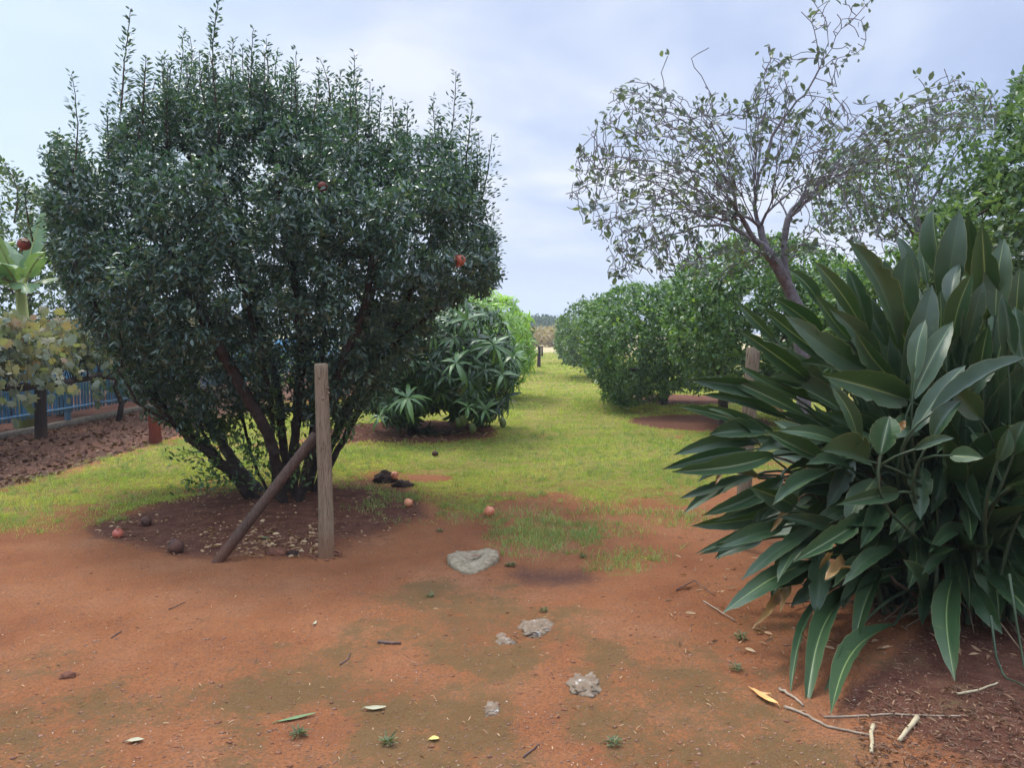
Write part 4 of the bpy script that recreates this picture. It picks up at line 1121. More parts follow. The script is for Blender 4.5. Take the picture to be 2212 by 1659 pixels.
def petiole(b_, ax, r=.008, mb=None, base=None):
    h_ = b_[:2] - SC0
    if base is None:
        d = np.linalg.norm(h_) + 1e-6
        q = SC0 + h_ / d * min(.62, d * .5) * R.uniform(.35, 1.0) + R.normal(0, .08, 2)
        base = np.array([q[0], q[1], 0.0])
    base[2] = hz(base[0], base[1]) - .03
    ln = np.linalg.norm(b_ - base)
    c1 = base + np.array([0, 0, ln * .42]) + (b_ - base) * .1; c2 = b_ - ax * ln * .33
    pts_ = []
    for i in range(13):
        t = i / 12
        pts_.append((1 - t) ** 3 * base + 3 * (1 - t) ** 2 * t * c1 + 3 * (1 - t) * t * t * c2 + t ** 3 * b_)
    pts_ = [np.array([p_[0], p_[1], max(p_[2], hz(p_[0], p_[1]) + .012)]) for p_ in pts_]
    (mb or pet).tube(pts_, [r * (1.9 - 1.1 * i / 12) for i in range(13)], 6, False)
def c6(x, y): return (1416.8 + x * .3883, 429.3 + y * .3883)
def c7(x, y): return (1416.8 + x * .3892, 1013.2 + y * .3892)
K = 1.0
# tip, foot (crop units), apparent width, optional depth shift
T6 = [(1530, 50, 1590, 420, 120, .35), (1690, 60, 1610, 600, 150, .1), (1735, 95, 1760, 420, 110, .3), (1815, 145, 1840, 660, 140, 0), (1940, 215, 1890, 660, 140, -.1), (1085, 222, 1345, 800, 165, -.1), (1395, 300, 1400, 720, 175, .1),
      (880, 345, 1130, 680, 95, 0), (1065, 380, 1180, 740, 105, .1), (1270, 340, 1350, 640, 110, .3), (1540, 475, 1390, 1010, 150, -.3), (1690, 360, 1640, 600, 85, 0), (1762, 410, 1650, 780, 120, -.2), (1500, 665, 1440, 1010, 95, -.45), (1655, 680, 1430, 1110, 130, -.55),
      (1822, 465, 1730, 820, 105, -.25), (1925, 530, 1960, 920, 95, -.4), (1998, 600, 2050, 930, 120, -.45), (1345, 200, 1450, 500, 80, .6), (1470, 240, 1510, 470, 50, .7), (740, 390, 920, 600, 70, .2), (890, 530, 1080, 790, 95, 0), (660, 545, 920, 740, 95, .1),
      (455, 580, 660, 780, 60, .2), (600, 610, 1010, 920, 130, -.1), (720, 650, 1190, 970, 160, -.15), (990, 610, 1240, 920, 125, -.2), (1110, 740, 1340, 1030, 115, -.3), (470, 735, 850, 1010, 105, -.1), (545, 770, 960, 1040, 110, 0), (610, 830, 990, 1090, 95, .1),
      (200, 1010, 680, 1110, 100, .1), (280, 975, 720, 1160, 70, .2), (345, 975, 820, 1200, 85, .05), (470, 930, 780, 1110, 65, .3), (590, 980, 920, 1140, 75, .1), (635, 985, 1020, 1170, 150, -.15), (945, 985, 1400, 1120, 180, -.35), (800, 905, 1120, 1010, 85, .1),
      (135, 1155, 650, 1300, 80, -.05), (250, 1090, 720, 1220, 65, .1), (100, 1425, 640, 1340, 95, -.1), (38, 1505, 500, 1400, 75, -.2), (95, 1518, 650, 1430, 105, -.25), (165, 1385, 520, 1330, 55, .05), (690, 1285, 1060, 1380, 95, -.3), (620, 1290, 930, 1450, 105, -.35),
      (985, 1040, 1130, 1360, 95, -.4), (915, 1400, 1180, 1460, 180, -.6), (1300, 1205, 1250, 1425, 150, -.8), (1725, 910, 1430, 1300, 115, -.6), (1925, 880, 1760, 1100, 75, -.5), (2070, 860, 1540, 1190, 115, -.7), (1700, 1120, 1540, 1330, 105, -.75), (1640, 1040, 1800, 1220, 130, -.55),
      (1660, 1325, 1440, 1395, 65, -.85), (1815, 1440, 1640, 1430, 100, -.85), (1965, 1280, 1900, 1460, 80, -.75), (2060, 1230, 1990, 1420, 110, -.8), (2075, 1560, 1990, 1600, 90, -.9), (1110, 500, 1290, 820, 110, .25), (1580, 520, 1560, 860, 110, .1),
      (1180, 300, 1390, 640, 95, .45), (2030, 380, 2010, 760, 120, 0), (2100, 480, 2080, 860, 130, -.2), (1850, 700, 1800, 1040, 110, -.1), (1280, 560, 1400, 860, 120, .1), (1000, 500, 1200, 800, 100, .3)]
T7 = [(135, 160, 420, 60, 60, 0), (150, 250, 540, 40, 80, 0), (265, 255, 700, 50, 100, -.1), (330, 290, 820, 100, 85, -.1), (650, 190, 950, 20, 95, -.3), (1005, 200, 1340, 130, 90, -.6), (235, 460, 640, 270, 45, -.1), (268, 470, 720, 290, 75, -.1), (475, 605, 890, 320, 90, -.2),
      (770, 510, 1140, 290, 110, -.3), (670, 600, 840, 410, 95, -.2), (375, 790, 860, 520, 130, -.1), (725, 1215, 950, 680, 62, 0), (830, 1270, 1110, 640, 120, 0), (1090, 980, 1250, 560, 105, -.1), (970, 1360, 1320, 870, 125, 0), (955, 1230, 1090, 940, 85, .05),
      (1655, 1155, 1650, 590, 150, 0), (1905, 830, 1850, 400, 200, 0), (1525, 450, 1710, 320, 80, -.1), (1485, 580, 1670, 440, 65, -.1), (1545, 280, 1560, 450, 60, -.1), (1705, 175, 1560, 60, 120, 0), (2060, 270, 1850, 120, 130, 0), (2070, 390, 1850, 290, 150, .1), (1060, 615, 1300, 440, 90, -.2), (560, 660, 900, 480, 100, .1)]
DRY = [(c7(545, 885), c7(690, 680), 22, .0), (c7(690, 780), c7(700, 600), 20, .02), (c7(950, 590), c7(1080, 540), 38, -.2), (c7(985, 455), c7(905, 560), 12, -.25), (c7(330, 90), c7(420, -30), 14, 0), (c7(1165, 300), c7(1000, 320), 9, 0), (c6(640, 1160), c6(720, 1200), 18, .2),
       (c6(1390, 1235), c6(1340, 1290), 16, -.7), (c7(380, 600 - 470), c7(480, 60), 14, .1), (c7(640, 345), c7(800, 160), 16, -.1)]
store = (LV, LF, LA)
def place(tip, foot, wpx, sh, st=store, mb=None, low=None, **kw):
    (tx, ty), (fx, fy) = tip, foot
    lowness = min(1, max(0, (fy - 800) / 500))
    Yf = 4.55 - .35 * lowness - .1 + sh * .8 + R.uniform(-.08, .08)
    tl = min(1, max(0, (ty - 900) / 450))
    Yt = Yf - .05 - .42 * tl + R.uniform(-.06, .06)
    if ty < 900: Yt = Yf + R.uniform(-.22, .12)
    # keep tips above the earth
    for _ in range(40):
        q = P(tx, ty, Yt)
        if q[2] > hz(q[0], q[1]) + .03: break
        Yt -= .03
    for _ in range(40):
        f_ = P(fx, fy, Yf)
        if f_[2] > hz(f_[0], f_[1]) + .06: break
        Yf -= .03
    q, f_ = P(tx, ty, Yt), P(fx, fy, Yf)
    cam_v = norm(np.array([0, 0, CAMH]) - (q + f_) / 2)
    nrm = cam_v * .95 + np.array([0, 0, .25]) + R.normal(0, .22, 3)
    wid = wpx / PF * (Yf + Yt) / 2 * 1.0
    ax = norm(q - f_)
    blade(f_, q, wid, nrm, arch=R.uniform(.02, .07), curl=R.uniform(0, .08), store=st, **kw)
    petiole(f_ + ax * .01, ax, R.uniform(.006, .010), mb)
for x, y, fx, fy, w, s_ in T6: place(c6(x, y), c6(fx, fy), w * .3883, s_)
for x, y, fx, fy, w, s_ in T7: place(c7(x, y), c7(fx, fy), w * .3892, s_, rn=(R.uniform(.63, 1) if y > 900 else None))
# filling leaves round the back, the heart and the far side of the clump
for k in range(270):
    az = R.uniform(-math.pi, math.pi)
    el = math.radians(R.uniform(5, 82)) if k % 4 else math.radians(R.uniform(40, 88))
    reach = R.uniform(.85, 1.45)
    d = np.array([math.cos(az) * math.cos(el) * .85, math.sin(az) * math.cos(el) * .8, math.sin(el) * 1.05])
    foot = np.array([SC0[0], SC0[1], .18]) + d * reach * R.uniform(.55, .72)
    ln = R.uniform(.45, .7)
    dd = norm(d + R.normal(0, .12, 3) - np.array([0, 0, .25 * (1 - math.sin(el))]))
    tip = foot + dd * ln
    if tip[2] < .08: continue
    tp = proj(tip); fp = proj(foot)
    if foot[1] < SC0[1] - .25 and fp[1] < 1330 and k % 2: continue
    front = tip[1] < SC0[1] - .3
    # stay inside the outline seen in the picture
    lim = poly_dist(np.array([tp[0]]), np.array([tp[1]]), [(1500, 830), (1610, 660), (1790, 560), (2000, 470), (2320, 470), (2600, 900), (2600, 1500), (2120, 1330), (1980, 1330), (1800, 1300), (1640, 1200), (1500, 1110), (1450, 1000)])
    if lim[0] < 12: continue
    nr = norm(np.array([0, 0, CAMH]) - foot) * .6 + np.array([-dd[0], -dd[1], .8]) * .5 + R.normal(0, .25, 3)
    blade(foot, tip, R.uniform(.10, .17), nr, arch=R.uniform(.01, .05), curl=R.uniform(0, .1), store=store)
    petiole(foot + dd * .01, dd, R.uniform(.006, .010))
# low drooping leaves that close the foot of the clump
for k in range(150):
    px = R.uniform(1640, 2260) if k < 66 else R.uniform(1840, 2240); py = R.uniform(930, 1290)
    if py > 1180 and px < 1760: continue
    dyy = R.uniform(-.42, .05) - .15 * (py - 930) / 350
    f_ = P(px, py, SC0[1] + dyy)
    if f_[2] < .2: continue
    out = norm(np.array([f_[0] - SC0[0], (f_[1] - SC0[1]) * 1.2 - .12, 0])) + np.array([0, 0, R.uniform(-.9, .5)]) + R.normal(0, .15, 3)
    dd = norm(out); tp_ = f_ + dd * R.uniform(.3, .5)
    if tp_[2] < .08: tp_[2] = .08
    nr = norm(np.array([0, 0, CAMH]) - f_) * .8 + np.array([0, 0, .4]) + R.normal(0, .3, 3)
    blade(f_, tp_, R.uniform(.08, .13), nr, arch=R.uniform(.02, .08), curl=R.uniform(0, .15), store=store)
    petiole(f_ + dd * .01, dd, R.uniform(.005, .009))
stz = empty('bird_of_paradise_plant', (SC0[0], SC0[1], 0), 'huge clump of long dark green strelitzia leaves at the right', 'plant')
def blade_mesh(name, st, mat):
    V_, F_, A_ = st
    me = raw_mesh(name, np.array(V_), np.array(F_).ravel(), np.full(len(F_), 4), {'luv': np.array(A_)})
    return link(name, me, mat, stz, True)
blade_mesh('leaf_blades', store, M_str)
for tip, foot, w, s_ in DRY:
    dst = ([], [], [])
    place(tip, foot, w, s_, dst, petdry, tear=.9, fold=.8, wav=.08)
    blade_mesh('dry_leaf', dst, M_strdry)['label'] = 'withered orange-brown leaf'
# bare and withered stalks in the heart
for k in range(70):
    a = R.uniform(0, 6.28); rr = R.uniform(.05, .6)
    b0 = np.array([SC0[0] + math.cos(a) * rr, SC0[1] + math.sin(a) * rr - .1, 0])
    tipz = R.uniform(.25, .85); out = R.uniform(.05, .35)
    e = b0 + np.array([math.cos(a) * out, math.sin(a) * out, tipz])
    petiole(e, norm(np.array([math.cos(a), math.sin(a), 1.2])), R.uniform(.005, .010), petdry if k % 2 else pet, b0)
for k in range(46):      # collapsed dry stalks on the earth around the foot
    a = R.uniform(math.pi * .95, math.pi * 1.9); rr = R.uniform(.25, .8)
    b0 = np.array([SC0[0] + math.cos(a) * rr, SC0[1] + math.sin(a) * rr, 0]); l_ = R.uniform(.15, .5); a2 = a + R.normal(0, .5)
    e = b0 + np.array([math.cos(a2) * l_, math.sin(a2) * l_, 0]); e[2] = hz(e[0], e[1]) + R.uniform(.01, .12)
    b0[2] = hz(b0[0], b0[1]) + R.uniform(.0, .2)
    petdry.tube([b0, (b0 + e) / 2 + R.normal(0, .02, 3) + (0, 0, .02), e], [.006, .005, .003], 5)
pet.build('stalk', M_petiole, stz, True); petdry.build('dry_stalk', M_drypet, stz, True)['label'] = 'dry brown stalks'
# the two thin stems that hang down at the right edge
mb = MB()
for pts_ in ([(2140, 1330), (2152, 1420), (2165, 1500), (2172, 1560), (2200, 1600), (2212, 1650)], [(2180, 1240), (2195, 1340), (2212, 1440), (2225, 1520)]):
    q = [P(a, b_, 3.55 - i * .05) for i, (a, b_) in enumerate(pts_)]
    q = [np.array([p_[0], p_[1], max(p_[2], .02)]) for p_ in q]
    mb.tube(q, [.006, .0055, .005, .0045, .004, .003][:len(q)], 6)
mb.build('hanging_stalk', M_petiole, stz, True)

# ================================================================== POSTS
def wood(name, c1, c2, foot, sc=3.0):
    m, t, b = new_mat(name)
    o = N(t, 'ShaderNodeTexCoord').outputs['Object']
    mp = N(t, 'ShaderNodeMapping'); mp.inputs['Scale'].default_value = (9, 9, .55); L(t, o, mp.inputs[0])
    g1 = noise(t, mp.outputs[0], sc * .9, 8, .75); g2 = noise(t, o, 2.6, 4); g3 = noise(t, mp.outputs[0], sc * 7, 3, .6)
    c = ramp(t, g1, [(.3, c1), (.7, c2)])
    c = mixrgb(t, ramp(t, g2, [(.4, (0, 0, 0)), (.7, (.5, .5, .5))]), c, tuple(x * .62 for x in c2))
    c = mixrgb(t, ramp(t, g3, [(.54, (0, 0, 0)), (.66, (.85, .85, .85))]), c, tuple(x * .35 for x in c1))
    z = N(t, 'ShaderNodeSeparateXYZ'); L(t, o, z.inputs[0])
    f = math_node(t, 'ADD', z.outputs[2], math_node(t, 'MULTIPLY', g2, .25))
    c = mixrgb(t, ramp(t, f, [(.16, (.75, .75, .75)), (.34, (0, 0, 0))]), c, foot)
    L(t, c, b.inputs['Base Color']); b.inputs['Roughness'].default_value = .85; b.inputs['Specular IOR Level'].default_value = .2
    bump(t, b, math_node(t, 'ADD', g1, math_node(t, 'MULTIPLY', g3, .8)), 1.0, .02)
    return m
M_post = wood('post_wood', (.20, .14, .095), (.40, .31, .21), (.30, .15, .08))
M_brace = wood('brace_wood', (.085, .050, .038), (.17, .115, .09), (.17, .08, .05))
M_farpost = wood('far_post_wood', (.03, .022, .02), (.08, .06, .05), (.09, .05, .035))
M_redpost = wood('red_post_paint', (.16, .035, .02), (.28, .07, .04), (.20, .06, .04))
def post(name, top, bot, r0, r1, mat, label, cat='post', knots=0, sides=20):
    bot = np.array(bot, float); top = np.array(top, float)
    o_loc = bot.copy()
    mb = MB(); n = 22
    pts_ = []; rad = []
    bend = R.normal(0, .004, 2)
    for i in range(n + 1):
        t = i / n; p_ = (top - bot) * t
        p_[:2] += bend * math.sin(t * 5); pts_.append(p_); rad.append((r1 + (r0 - r1) * t) * (1 + .018 * math.sin(t * 11 + 1) + R.uniform(-.008, .008)))
    pts_.insert(0, pts_[0] - (top - bot) * .06); rad.insert(0, rad[0])
    pts_.append(pts_[-1] + norm(top - bot) * .006); rad.append(rad[-1] * .9)
    mb.tube(pts_, rad, sides, True, .008)
    for k in range(knots):
        t = R.uniform(.1, .95); a = R.uniform(math.pi, 2 * math.pi); c_ = (top - bot) * t + np.array([math.cos(a), math.sin(a), 0]) * (r0 + r1) / 2 * .97
        mb.tube([c_ - np.array([math.cos(a), math.sin(a), 0]) * .01, c_ + np.array([math.cos(a), math.sin(a), 0]) * .006], [.013, .006], 7)
    o = mb.build(name, mat, None, True)
    o.location = o_loc
    return tag(o, label, cat)
q = Gh(705, 1203); t_ = P(695, 787, q[1] - .02)
post('fence_post', t_, q, .046, .054, M_post, 'weathered round fence post standing in front of the pomegranate shrub', knots=6)
fp = q
mb = MB(); V = []
for k in range(26):
    a = R.uniform(0, 6.28); rr = R.uniform(.06, .13); c_ = (q[0] + math.cos(a) * rr, q[1] + math.sin(a) * rr, hz(q[0] + math.cos(a) * rr, q[1] + math.sin(a) * rr) + .004)
    V.append(c_)
grit('post_foot_crumbs', np.array(V), R.uniform(.010, .026, 26), M_crumb, 'loose red crumbs of earth heaped round the foot of the near post', 'soil crumbs')
q2 = Gh(470, 1214); t2 = P(682, 940, fp[1] + .085)
post('brace_pole', t2, q2, .036, .036, M_brace, 'thinner brown brace pole leaning against the round post', 'pole', 3)
q = Gh(1600, 1186); t_ = P(1627, 752, q[1])
post('fence_post', t_, q, .048, .054, M_post, 'brown round fence post half hidden behind the strelitzia leaves', knots=3)
q = G(1164, 794); t_ = P(1165, 748, q[1])
post('fence_post', t_, (q[0], q[1], hz(q[0], q[1])), .075, .085, M_farpost, 'small dark post standing far down the grass lane', sides=10)
q = G(1171, 770); t_ = P(1171, 748, q[1])
post('fence_post', t_, (q[0], q[1], hz(q[0], q[1])), .06, .07, M_farpost, 'tiny farthest post beyond the dark lane post', sides=8)
q = Gh(336, 957); t_ = P(333, 897, q[1])
post('short_post', t_, q, .08, .085, M_redpost, 'short reddish stump post left of the pomegranate stems', 'post', sides=14)
q = Gh(89, 946); t_ = P(86, 715, q[1])
post('trellis_post', t_, q, .07, .085, M_farpost, 'dark trellis post under the grapevine by the blue fence', 'post', 2)
q = G(1538, 882); t_ = P(1537, 842, q[1])
VP = np.array([-6.95, 11.6])

# ================================================================== GRAPEVINE ON ITS TRELLIS
vine = empty('grapevine', (-6.95, 12.5, 0), 'grapevine with grey-green and yellow leaves trained along the blue fence', 'vine')
mb = MB()
pts_ = [(-6.95 + R.normal(0, .03), y, .80 + .03 * math.sin(y * 2) + R.normal(0, .015)) for y in np.arange(8.6, 19.5, .3)]
mb.tube(pts_, [.055 + .012 * math.sin(i * 1.7) for i in range(len(pts_))], 8, True, .12)
for y0 in (8.9, 13.9, 17.4):
    mb.tube([(-6.98, y0, -.05), (-6.93, y0 + .05, .3), (-7.0, y0 - .04, .6), (-6.95, y0, .8)], [.055, .045, .04, .04], 7, True, .1)
VL = []
for k in range(150):
    y = R.uniform(8.6, 18.5); x = -6.95 + R.uniform(-.2, .2); h_ = R.uniform(.7, 1.3); a = R.uniform(-.8, .8)
    p0 = np.array([x, y, .82]); p1 = p0 + (R.uniform(-.2, .25), R.uniform(-.3, .3), h_ * .7); p2 = p1 + (R.uniform(-.1, .55), R.uniform(-.3, .3), R.uniform(-.1, .3)); p3 = p2 + (R.uniform(0, .35), R.uniform(-.2, .2), -R.uniform(.2, .95))
    pp = [p0, (p0 + p1) / 2 + R.normal(0, .03, 3), p1, p2, p3]
    mb.tube(pp, [.009, .007, .006, .004, .002], 4)
    for a_, b_ in zip(pp[1:-1], pp[2:]):
        for _ in range(7): VL.append(a_ + (b_ - a_) * R.random() + R.normal(0, .06, 3))
mb.build('trunk', M_bark_dark, vine, True)
VL = np.array(VL); n = len(VL)
D_ = R.normal(0, .5, (n, 3)) + (0, 0, -.7)
leaves('crown', VL, D_, R.normal(0, .5, (n, 3)) + (.5, -.8, .5), R.uniform(.08, .17, n), R.uniform(.09, .18, n), 'lobed', M_vine, vine, np.clip(R.normal(.42, .22, n) + (VL[:, 2] - 1.45) * .42, 0, 1))
# wires of the trellis
mb = MB()
for z in (1.25, 1.75): mb.tube([(-6.9, 7.5, z), (-6.9, 13, z - .01), (-6.9, 19, z)], [.002] * 3, 4)
M_wire = solid('wire', (.08, .07, .06), (.15, .13, .11), 20, .5, 0)
tag(mb.build('trellis_wire', M_wire), 'thin rusty trellis wires running through the grapevine', 'wire')

# ================================================================== BLUE PALISADE FENCE
def paint(name, c1, c2):
    return solid(name, c1, c2, 12, .55, .25, .004)
M_blue = paint('blue_paint', (.08, .25, .47), (.17, .40, .62))
M_bluelight = paint('light_blue_paint', (.13, .27, .42), (.24, .40, .55))
M_concrete = solid('concrete', (.08, .065, .05), (.17, .14, .11), 14, .9, .5, .008)
fen = empty('palisade_fence', (-7.45, 14, 0), 'blue metal palisade fence with a pale lower rail, left edge', 'fence')
mb = MB(); mp_ = MB()
for i, y in enumerate(np.arange(7.0, 34, .105)):
    (mb).box((-7.45 + R.normal(0, .004), y, .78), (.008, .066, 1.12 + R.uniform(-.01, .01)), R.normal(0, .06))
mb.build('picket_panel', M_blue, fen)
for z, r_ in ((.30, .020), (1.15, .016)):
    mb = MB(); mb.tube([(-7.41, 7, z), (-7.41, 34, z)], [r_, r_], 8); mb.build('rail', M_bluelight, fen, True)
for y in np.arange(8.05, 34, 2.6):
    mb = MB(); mb.box((-7.50, y, .70), (.07, .07, 1.5)); mb.build('post', M_bluelight, fen)
mb = MB(); mb.box((-7.48, 20, .0), (.12, 28, .16)); mb.build('kerb', M_concrete, fen)

# ================================================================== BANANA PLANT AND GARDEN TREES BEYOND THE FENCE
def banana(base, H, label, arr, seed):
    r = empty('banana_plant', (base[0], base[1], 0), label, 'plant')
    mb = MB(); mb.tube([(base[0], base[1], -.05), (base[0] + .03, base[1], H * .5), (base[0], base[1], H)], [.14, .11, .075], 12, True, .04)
    V_, F_, A_ = [], [], []
    for az, el, ln, wd, dr in arr:
        d = np.array([math.cos(az) * math.cos(el), math.sin(az) * math.cos(el), math.sin(el)])
        c_ = np.array([base[0], base[1], H - .05]); path = []
        for i in range(15):
            t = i / 14; path.append(c_ + d * ln * t + np.array([0, 0, -dr * ln * t * t]))
        mb.tube(path[:5], [.045, .035, .028, .022, .018], 7)
        mb.tube(path[4:], [.018 - .0015 * i for i in range(11)], 5)
        side = norm(np.cross(d, (0, 0, 1)))
        up = np.cross(side, d)
        for sgn in (-1, 1):
            base_i = len(V_)
            for i in range(3, 15):
                t = (i - 3) / 11; w = wd * (math.sin(math.pi * min(1, t * .95 + .03) ** .8)) ** .6
                if i % 3 == 0 and R.random() < .5: w *= .55
                sag = R.uniform(-.1, .35)
                for j in range(4):
                    u = j / 3
                    V_.append(path[i] + side * sgn * w * u * .95 + np.array([0, 0, 1]) * (w * u * .25 - w * u * u * (.3 + sag))); A_.append(np.clip(.45 + .4 * R.random(), 0, 1))
            for i in range(11):
                for j in range(3):
                    q = base_i + i * 4 + j; F_.append((q, q + 1, q + 5, q + 4))
    me = raw_mesh('leaf_blades', np.array(V_), np.array(F_).ravel(), np.full(len(F_), 4), {'rnd': np.array(A_)})
    link('leaf_blades', me, M_banana, r, True)
    mb.build('trunk', M_banstem, r, True)
M_banstem = solid('banana_stem', (.22, .27, .08), (.42, .42, .16), 6, .6, .3, .01, stretch=(1, 1, .1))
bb = P(48, 700, 12.9)
banana(bb[:2], 2.25, 'pale green banana plant beyond the fence above the vine', [(2.6, 1.15, 1.5, .26, .3), (1.2, 1.3, 1.7, .28, .15), (-.3, 1.1, 1.5, .25, .45), (-1.5, .95, 1.3, .26, .5), (.5, .75, 1.3, .25, .6), (3.4, .7, 1.3, .25, .6), (-2.2, 1.25, 1.6, .28, .2), (-.9, .6, 1.0, .22, .6), (-1.9, .8, 1.2, .26, .6)], 3)
bb = P(-60, 700, 13.6)
banana(bb[:2], 2.4, 'banana plant at the very left edge beyond the fence', [(.2, 1.1, 1.6, .28, .4), (-.8, 1.2, 1.6, .28, .3), (1.4, 1.0, 1.5, .26, .5), (-1.7, .9, 1.4, .26, .5), (.6, .7, 1.3, .26, .7), (2.6, 1, 1.5, .26, .5)], 4)
for label, Y, outl, hd, na, base_px, mat in (
    ('loose green tree beyond the fence at the left edge, top against the sky', 16.5, [(-120, 380), (-40, 345), (20, 350), (60, 400), (110, 420), (160, 430), (230, 440), (260, 560), (240, 740), (100, 760), (-100, 740)], 1.6, 2200, (60, 880), M_back),
    ('dark bushy garden tree behind the pomegranate, beyond the fence', 19.0, [(180, 560), (300, 520), (420, 560), (470, 700), (440, 840), (250, 850), (180, 760)], 1.6, 900, (320, 862), M_back),
    ('low yellow-green bush beyond the fence behind the vine', 14.5, [(-80, 700), (60, 690), (200, 700), (300, 720), (340, 800), (300, 850), (-60, 860)], .7, 700, (130, 885), M_citrus),
    ('dark hedge shrub directly behind the left end of the blue fence', 14.8, [(-100, 740), (0, 750), (110, 745), (125, 800), (120, 895), (-100, 915)], .6, 700, (20, 905), M_back),
    ('dark hedge shrub behind the blue fence, right of the trellis post', 19.5, [(130, 745), (250, 735), (390, 740), (395, 800), (385, 862), (130, 868)], .9, 700, (260, 858), M_back),
    ('dark hedge shrub behind the far part of the blue fence', 28.0, [(395, 740), (470, 735), (560, 740), (600, 800), (560, 818), (400, 820)], 1.2, 500, (480, 812), M_back),
    ('low green bush seen through the pomegranate stems', 22.0, [(420, 760), (500, 730), (600, 735), (680, 770), (720, 830), (600, 842), (440, 840)], 1.2, 500, (560, 845), M_citrus),
    ('tall hedge tree behind the pomegranate stems', 27.0, [(560, 600), (680, 560), (800, 600), (860, 700), (850, 800), (600, 805), (540, 720)], 1.6, 800, (700, 815), M_back)):
    citrus(label, (P(base_px[0], 800, Y)[0], Y), Y, outl, hd, na, mat, [([(base_px[0], base_px[1], 0), (base_px[0] + 3, (base_px[1] + outl[0][1]) / 2, 0)], 1)], per=8, ln=(.08, .15), step=.2, edge=80, rt=.07, maxr=.02, group='garden trees and bushes beyond the blue fence', name='garden_tree')

# ================================================================== SMALL THINGS ON THE GROUND
def rock_mesh(rx, ry, rz_, amp=.18, fr=3, n=22, seed=0, flat=0):
    mb = MB(); V = []; F = []
    for i in range(n // 2 + 1):
        th = math.pi * i / (n // 2)
        for k in range(n):
            ph = 2 * math.pi * k / n
            d = np.array([math.sin(th) * math.cos(ph), math.sin(th) * math.sin(ph), math.cos(th)])
            s_ = 1 + amp * (2 * float(fbm(d[0] * fr + 10 + seed, d[1] * fr + d[2] * fr * 1.7 + 20, 1, seed, 4)) - 1) * 1.6
            z = d[2] * rz_ * s_
            if flat and z > flat: z = flat + (z - flat) * .15
            V.append((d[0] * rx * s_, d[1] * ry * s_, z))
    for i in range(n // 2):
        for k in range(n):
            F.append((i * n + k, (i + 1) * n + k, (i + 1) * n + (k + 1) % n, i * n + (k + 1) % n))
    mb.add(V, F); return mb
def lichen_mat():
    m, t, b = new_mat('lichened_stone')
    p_ = geo_pos(t); a1 = noise(t, p_, 18, 6, .7); a2 = noise(t, p_, 60, 4, .7)
    c = ramp(t, a1, [(.3, (.10, .075, .045)), (.5, (.17, .13, .085)), (.60, (.24, .20, .15)), (.66, (.55, .53, .49)), (.75, (.68, .66, .62))])
    c = mixrgb(t, ramp(t, a2, [(.42, (0, 0, 0)), (.6, (.85, .85, .85))]), c, (.17, .10, .06))
    L(t, c, b.inputs['Base Color']); b.inputs['Roughness'].default_value = .95
    bump(t, b, a2, .8, .01); return m
M_lichen = lichen_mat()
for px, py, rx, ry, rz_, lab in ((1085, 1384, .055, .055, .022, 'whitish rough stone embedded in the yard, left of the close pair'), (1155, 1360, .075, .06, .026, 'whitish rough stone embedded in the yard, right of the close pair'),
                              (1262, 1474, .075, .075, .026, 'largest whitish embedded stone, alone in the mossy patch'), (1062, 1530, .032, .035, .018, 'smallest whitish embedded stone nearest the camera'),
                              (1180, 1345, .05, .035, .016, 'flat grey stone behind the close pair of whitish stones')):
    o = rock_mesh(rx * 1.15, ry * 2.0, rz_ * .62, .26, 5, 44, int(px)).build('embedded_stone', M_lichen, None, False)
    q = Gh(px, py); o.location = (q[0], q[1], hz(q[0], q[1]) - rz_ * .30); tag(o, lab, 'stone', 'whitish stones embedded in the yard')
M_slab = solid('old_concrete', (.13, .095, .055), (.34, .28, .19), 26, .95, .8, .012)
# broken lump of concrete with a hollow in its top
mb = MB(); V = []; F = []; n = 36; q = Gh(1021, 1214)
rings = [0, .22, .34, .55, .8, .96, 1.0, .98]
zz = [.010, .012, .028, .032, .032, .027, .012, -.03]
prof = [1 + .10 * math.sin(2 * k * 2 * math.pi / n + 1) + .07 * math.sin(3 * k * 2 * math.pi / n) + R.uniform(-.05, .05) for k in range(n)]
for i, rr in enumerate(rings):
    for k in range(n):
        a = 2 * math.pi * k / n
        pr = prof[k] if rr > .4 else 1
        V.append((math.cos(a) * rr * pr * .160, math.sin(a) * rr * pr * .27 * (1 if math.sin(a) > 0 else 1.0 + .12 * (abs(math.cos(a)) < .4)), zz[i] * (1 + .5 * math.sin(2 * a + 1) * (rr > .4)) + R.uniform(-.006, .006)))
for i in range(len(rings) - 1):
    for k in range(n): F.append((i * n + k, (i + 1) * n + k, (i + 1) * n + (k + 1) % n, i * n + (k + 1) % n))
mb.add(V, F); o = mb.build('concrete_lump', M_slab, None, False)
o.location = (q[0], q[1], hz(q[0], q[1])); tag(o, 'broken grey concrete lump with a hollow centre, in front of the grass patch', 'concrete lump')
mb = MB()
M_brownleaf = solid('brown_leaf', (.16, .07, .05), (.30, .15, .10), 20, .7, .3)
